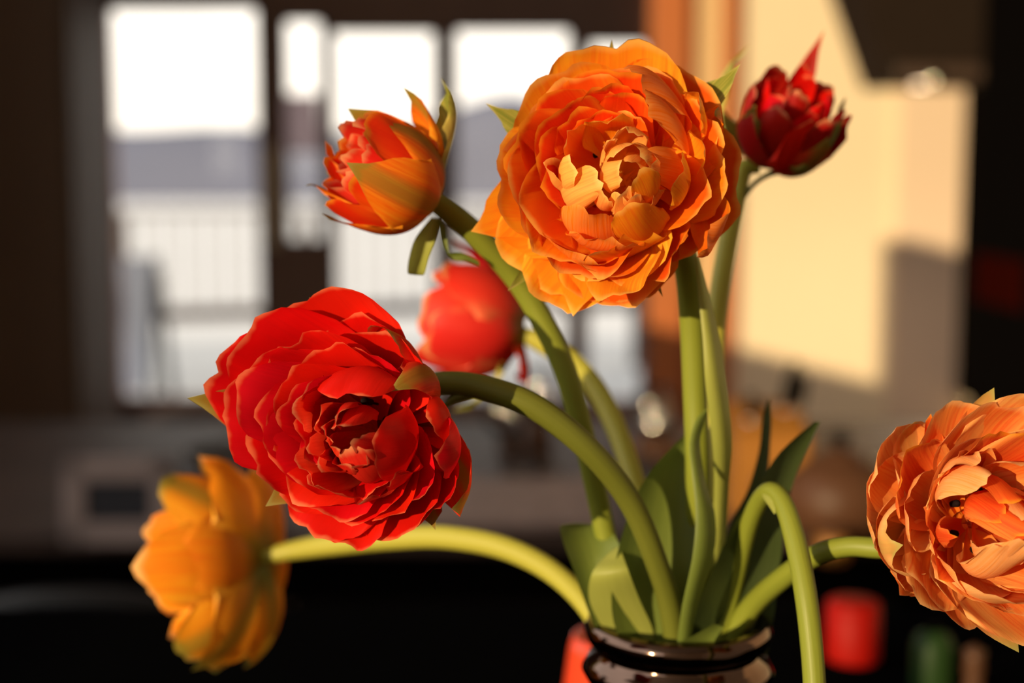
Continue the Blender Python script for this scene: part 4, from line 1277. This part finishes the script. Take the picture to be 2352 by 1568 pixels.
for base, tip, W, mat, rad, kw in (
    ((1005, 462, -5), (1012, 178, 0), 150, 'green_bract', (0.5, -1), dict(a0=70, a1=20, k0=0.5, k1=0.4, shape='point')),
    ((1000, 460, -5), (930, 205, 10), 170, 'orange_bract', (0.3, -1), dict(a0=80, a1=10, k0=0.5, k1=0.4, shape='point')),
    ((1000, 465, 0), (850, 385, 120), 190, 'orange_bract', (0, 0.3), dict(a0=70, a1=-20, k0=0.5, k1=0.4, shape='point')),
    ((1000, 470, 0), (700, 425, 20), 90, 'orange_bract', (-0.6, 1), dict(a0=70, a1=50, k0=0.6, k1=0.2, shape='point')),
    ((1000, 470, 0), (742, 322, 10), 90, 'orange', (-0.6, 1), dict(a0=70, a1=-40, k0=0.6, k1=0.3, shape='point')),
):
    D.petal(base, tip, W, mat, rad=rad, nt=20, ns=13, cup=(1.0, 1.0), **kw)
leaf(D_root, [(990, 500, 0.512, 1012, 500, 0.512), (955, 545, 0.51, 1000, 550, 0.513), (940, 590, 0.508, 985, 590, 0.512), (936, 625, 0.505, 975, 628, 0.508), (945, 630, 0.50, 968, 632, 0.503)], M['leaf_pale'], 0.4, name='bract')
leaf(D_root, [(1005, 500, 0.512, 1025, 520, 0.512), (1020, 575, 0.512, 1035, 590, 0.513), (1060, 580, 0.512, 1070, 600, 0.513), (1100, 600, 0.515, 1102, 612, 0.515)], M['leaf'], 0.3, name='bract')

# ---- E: red blurred tulip behind
E_root = tulip('blurred red tulip seen from behind, between the two front blooms', foot(-0.010, 0.014))
E = Flower(E_root, 1080, 740, 0.66, (-0.93, 0.12, -0.1))
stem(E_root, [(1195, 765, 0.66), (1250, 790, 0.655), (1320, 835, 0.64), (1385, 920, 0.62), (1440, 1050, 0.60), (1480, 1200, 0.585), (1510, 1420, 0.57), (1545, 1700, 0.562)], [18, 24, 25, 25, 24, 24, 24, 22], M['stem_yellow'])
bloom(E, (1205, 755, 0), 240, [
    (5, 135, 215, 220, 85, -5, ['pink_red', 'pink_red', 'red_bract'], 'round', 0.2, (1.0, 0.9)),
    (5, 115, 230, 190, 80, -12, ['pink_red'], 'round', 0.6, (1.1, 0.9)),
    (5, 70, 210, 120, 70, -12, ['pink_red'], 'round', 0.1, (1.1, 1.0)),
], 23)
for base, tip, W, mat, rad, kw in (
    ((1200, 765, 0), (1045, 945, 0), 80, 'green_bract', (0, 1), dict(a0=80, a1=40, shape='point')),
    ((1200, 770, 0), (1210, 900, 40), 110, 'maroon', (0.2, 1), dict(a0=110, a1=80, shape='point')),
    ((1205, 740, -60), (1300, 640, -40), 120, 'maroon', (1, -0.6), dict(a0=110, a1=120, shape='round')),
    ((1200, 740, -40), (1030, 540, -60), 130, 'maroon', (-0.1, -1), dict(a0=80, a1=10, shape='round')),
):
    E.petal(base, tip, W, mat, rad=rad, nt=18, ns=11, cup=(0.8, 0.8), **kw)

# ---- F: dark red bud top right
F_root = tulip('dark red tulip bud with green outer petals in front of the cream wall', foot(0.016, 0.010))
Fl = Flower(F_root, 1820, 240, 0.58, (0.30, 0.72, 0.62))
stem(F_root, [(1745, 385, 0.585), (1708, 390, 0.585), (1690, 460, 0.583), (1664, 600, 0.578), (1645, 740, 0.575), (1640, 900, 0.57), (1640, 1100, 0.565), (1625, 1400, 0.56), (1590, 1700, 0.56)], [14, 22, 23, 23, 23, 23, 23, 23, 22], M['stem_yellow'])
bloom(Fl, (1775, 375, -20), 240, [
    (5, 125, 165, 165, 90, -5, ['maroon', 'maroon', 'red_bract'], 'point', 0.25, (1.1, 0.9)),
    (6, 110, 190, 130, 85, -12, ['maroon'], 'round', 0.6, (1.1, 1.0)),
    (6, 80, 205, 100, 80, -15, ['maroon', 'red'], 'round', 0.2, (1.2, 1.2)),
    (5, 45, 210, 80, 60, -15, ['maroon', 'red'], 'round', 0.4, (1.2, 1.3)),
], 55)
for base, tip, W, mat, rad, kw in (
    ((1770, 375, 0), (1905, 62, -60), 85, 'maroon', (0.4, -0.9), dict(a0=85, a1=40, k0=0.6, shape='point')),
    ((1765, 375, 0), (1950, 225, 20), 110, 'red_bract', (1, 0.0), dict(a0=85, a1=0, k0=0.6, shape='point')),
    ((1760, 378, 20), (1902, 300, 150), 150, 'green_bract', (0.8, 0.6), dict(a0=90, a1=0, k0=0.6, shape='point')),
    ((1740, 370, -10), (1720, 98, -20), 130, 'green_bract', (-1, -0.3), dict(a0=85, a1=-20, k0=0.6, shape='point')),
    ((1745, 375, 20), (1722, 262, 140), 120, 'green_bract', (-0.7, 0.6), dict(a0=85, a1=0, k0=0.6, shape='point')),
    ((1760, 378, 20), (1822, 300, 170), 140, 'red', (0.3, 0.9), dict(a0=90, a1=-10, k0=0.6, shape='round')),
):
    Fl.petal(base, tip, W, mat, rad=rad, nt=18, ns=13, cup=(1.1, 1.0), **kw)
stem(F_root, [(1850, 385, 0.575), (1780, 395, 0.577), (1735, 420, 0.58), (1705, 460, 0.582)], [16, 8, 6, 5], M['stem_dark'], n=20, name='stem_bract')

# ---- G: amber bloom lower left, seen from behind
G_root = tulip('amber yellow tulip at the lower left, out of focus and turned away', foot(-0.024, 0.006))
G = Flower(G_root, 505, 1325, 0.65, (-0.88, -0.10, -0.30))
stem(G_root, [(600, 1280, 0.65), (670, 1264, 0.648), (760, 1250, 0.64), (900, 1236, 0.625), (1030, 1234, 0.61), (1170, 1262, 0.595), (1290, 1330, 0.58), (1380, 1440, 0.565), (1450, 1620, 0.56), (1480, 1700, 0.558)], [16, 22, 26, 27, 27, 27, 26, 25, 24, 22], M['stem_yellow'])
bloom(G, (606, 1285, 0), 260, [
    (6, 250, 105, 240, 95, 25, ['yellow_bract', 'yellow'], 'point', 0.2, (0.8, 0.5)),
    (7, 235, 165, 210, 90, 15, ['yellow', 'yellow_bract'], 'round', 0.6, (1.0, 0.8)),
    (7, 170, 215, 150, 85, -5, ['yellow'], 'round', 0.3, (1.1, 0.9)),
    (6, 110, 230, 120, 75, -5, ['yellow', 'orange'], 'round', 0.1, (1.1, 1.0)),
], 91)

# ---- H: the stem that bends down out of the picture
H_root = tulip('green tulip stem that bends over and hangs down out of the picture at right', foot(0.026, -0.010))
stem(H_root, [(1600, 1700, 0.553), (1650, 1480, 0.547), (1690, 1320, 0.54), (1725, 1190, 0.525), (1762, 1130, 0.51), (1795, 1148, 0.50), (1824, 1230, 0.49), (1850, 1360, 0.48), (1866, 1500, 0.475), (1875, 1650, 0.472), (1880, 1760, 0.47)], [22, 22, 22, 21, 22, 23, 25, 26, 26, 26, 25], M['stem'])
leaf(H_root, [(1745, 1115, 0.512, 1790, 1112, 0.505), (1752, 1140, 0.505, 1800, 1130, 0.50), (1768, 1165, 0.50, 1790, 1150, 0.498), (1778, 1180, 0.498, 1782, 1178, 0.498)], M['leaf_pale'], -0.3, n=12, ns=9, name='bract')

# ---- leaves
leaf(A_root, [(1440, 1520, 0.535, 1570, 1520, 0.535), (1405, 1400, 0.525, 1590, 1400, 0.53), (1420, 1260, 0.522, 1610, 1260, 0.53), (1470, 1120, 0.525, 1612, 1120, 0.532), (1530, 1040, 0.53, 1600, 1040, 0.535), (1590, 985, 0.535, 1600, 985, 0.535)], M['leaf'], 0.22)
leaf(B_root, [(1550, 1520, 0.528, 1580, 1520, 0.528), (1565, 1400, 0.515, 1600, 1400, 0.52), (1590, 1280, 0.508, 1640, 1270, 0.516), (1598, 1180, 0.507, 1642, 1180, 0.515), (1590, 1090, 0.508, 1622, 1110, 0.514), (1584, 1020, 0.51, 1608, 1020, 0.515), (1598, 965, 0.512, 1616, 975, 0.515), (1622, 938, 0.514, 1626, 940, 0.514)], M['leaf'], -0.25)
leaf(A_root, [(1600, 1460, 0.545, 1640, 1460, 0.548), (1632, 1250, 0.538, 1666, 1250, 0.542), (1640, 1100, 0.525, 1676, 1100, 0.53), (1634, 1000, 0.512, 1682, 1010, 0.52), (1620, 880, 0.502, 1670, 890, 0.51), (1614, 780, 0.500, 1654, 780, 0.508), (1604, 680, 0.500, 1630, 680, 0.505), (1596, 590, 0.500, 1606, 590, 0.502)], M['leaf_pale'], -0.3)
leaf(G_root, [(1390, 1500, 0.545, 1460, 1500, 0.54), (1350, 1400, 0.535, 1440, 1400, 0.53), (1318, 1310, 0.532, 1432, 1310, 0.53), (1295, 1250, 0.535, 1424, 1255, 0.535), (1286, 1210, 0.54, 1400, 1215, 0.545), (1300, 1203, 0.545, 1370, 1205, 0.55)], M['leaf'], 0.35)
leaf(D_root, [(1430, 1520, 0.545, 1500, 1520, 0.540), (1388, 1450, 0.541, 1500, 1450, 0.535), (1354, 1380, 0.531, 1470, 1380, 0.527), (1358, 1320, 0.522, 1445, 1315, 0.518), (1388, 1280, 0.526, 1432, 1280, 0.522), (1416, 1256, 0.528, 1422, 1256, 0.526)], M['leaf_pale'], -0.1)  # pale blade stands in for the sunlit part of the left leaf
leaf(C_root, [(1560, 1520, 0.55, 1700, 1520, 0.55), (1590, 1420, 0.53, 1740, 1420, 0.545), (1640, 1300, 0.525, 1790, 1300, 0.545), (1690, 1200, 0.525, 1800, 1210, 0.54), (1740, 1120, 0.525, 1822, 1110, 0.54), (1790, 1040, 0.53, 1850, 1040, 0.54), (1870, 968, 0.535, 1884, 968, 0.537)], M['leaf_shaded'], 0.12)
leaf(F_root, [(1655, 1500, 0.56, 1740, 1500, 0.565), (1650, 1350, 0.565, 1770, 1350, 0.57), (1670, 1220, 0.57, 1760, 1220, 0.57), (1715, 1130, 0.57, 1760, 1130, 0.57), (1742, 1040, 0.57, 1768, 1040, 0.57), (1752, 960, 0.57, 1772, 960, 0.57), (1764, 915, 0.57, 1768, 915, 0.57)], M['leaf_shaded'], 0.15)
leaf(C_root, [(1590, 1515, 0.53, 1720, 1500, 0.545), (1560, 1480, 0.52, 1640, 1500, 0.53), (1600, 1455, 0.515, 1640, 1475, 0.52), (1640, 1432, 0.515, 1662, 1440, 0.518)], M['leaf'], 0.1)
leaf(H_root, [(1700, 1520, 0.56, 1760, 1520, 0.56), (1700, 1400, 0.555, 1780, 1400, 0.55), (1720, 1300, 0.555, 1790, 1310, 0.55), (1760, 1230, 0.555, 1800, 1240, 0.55)], M['leaf_shaded'], 0.2)
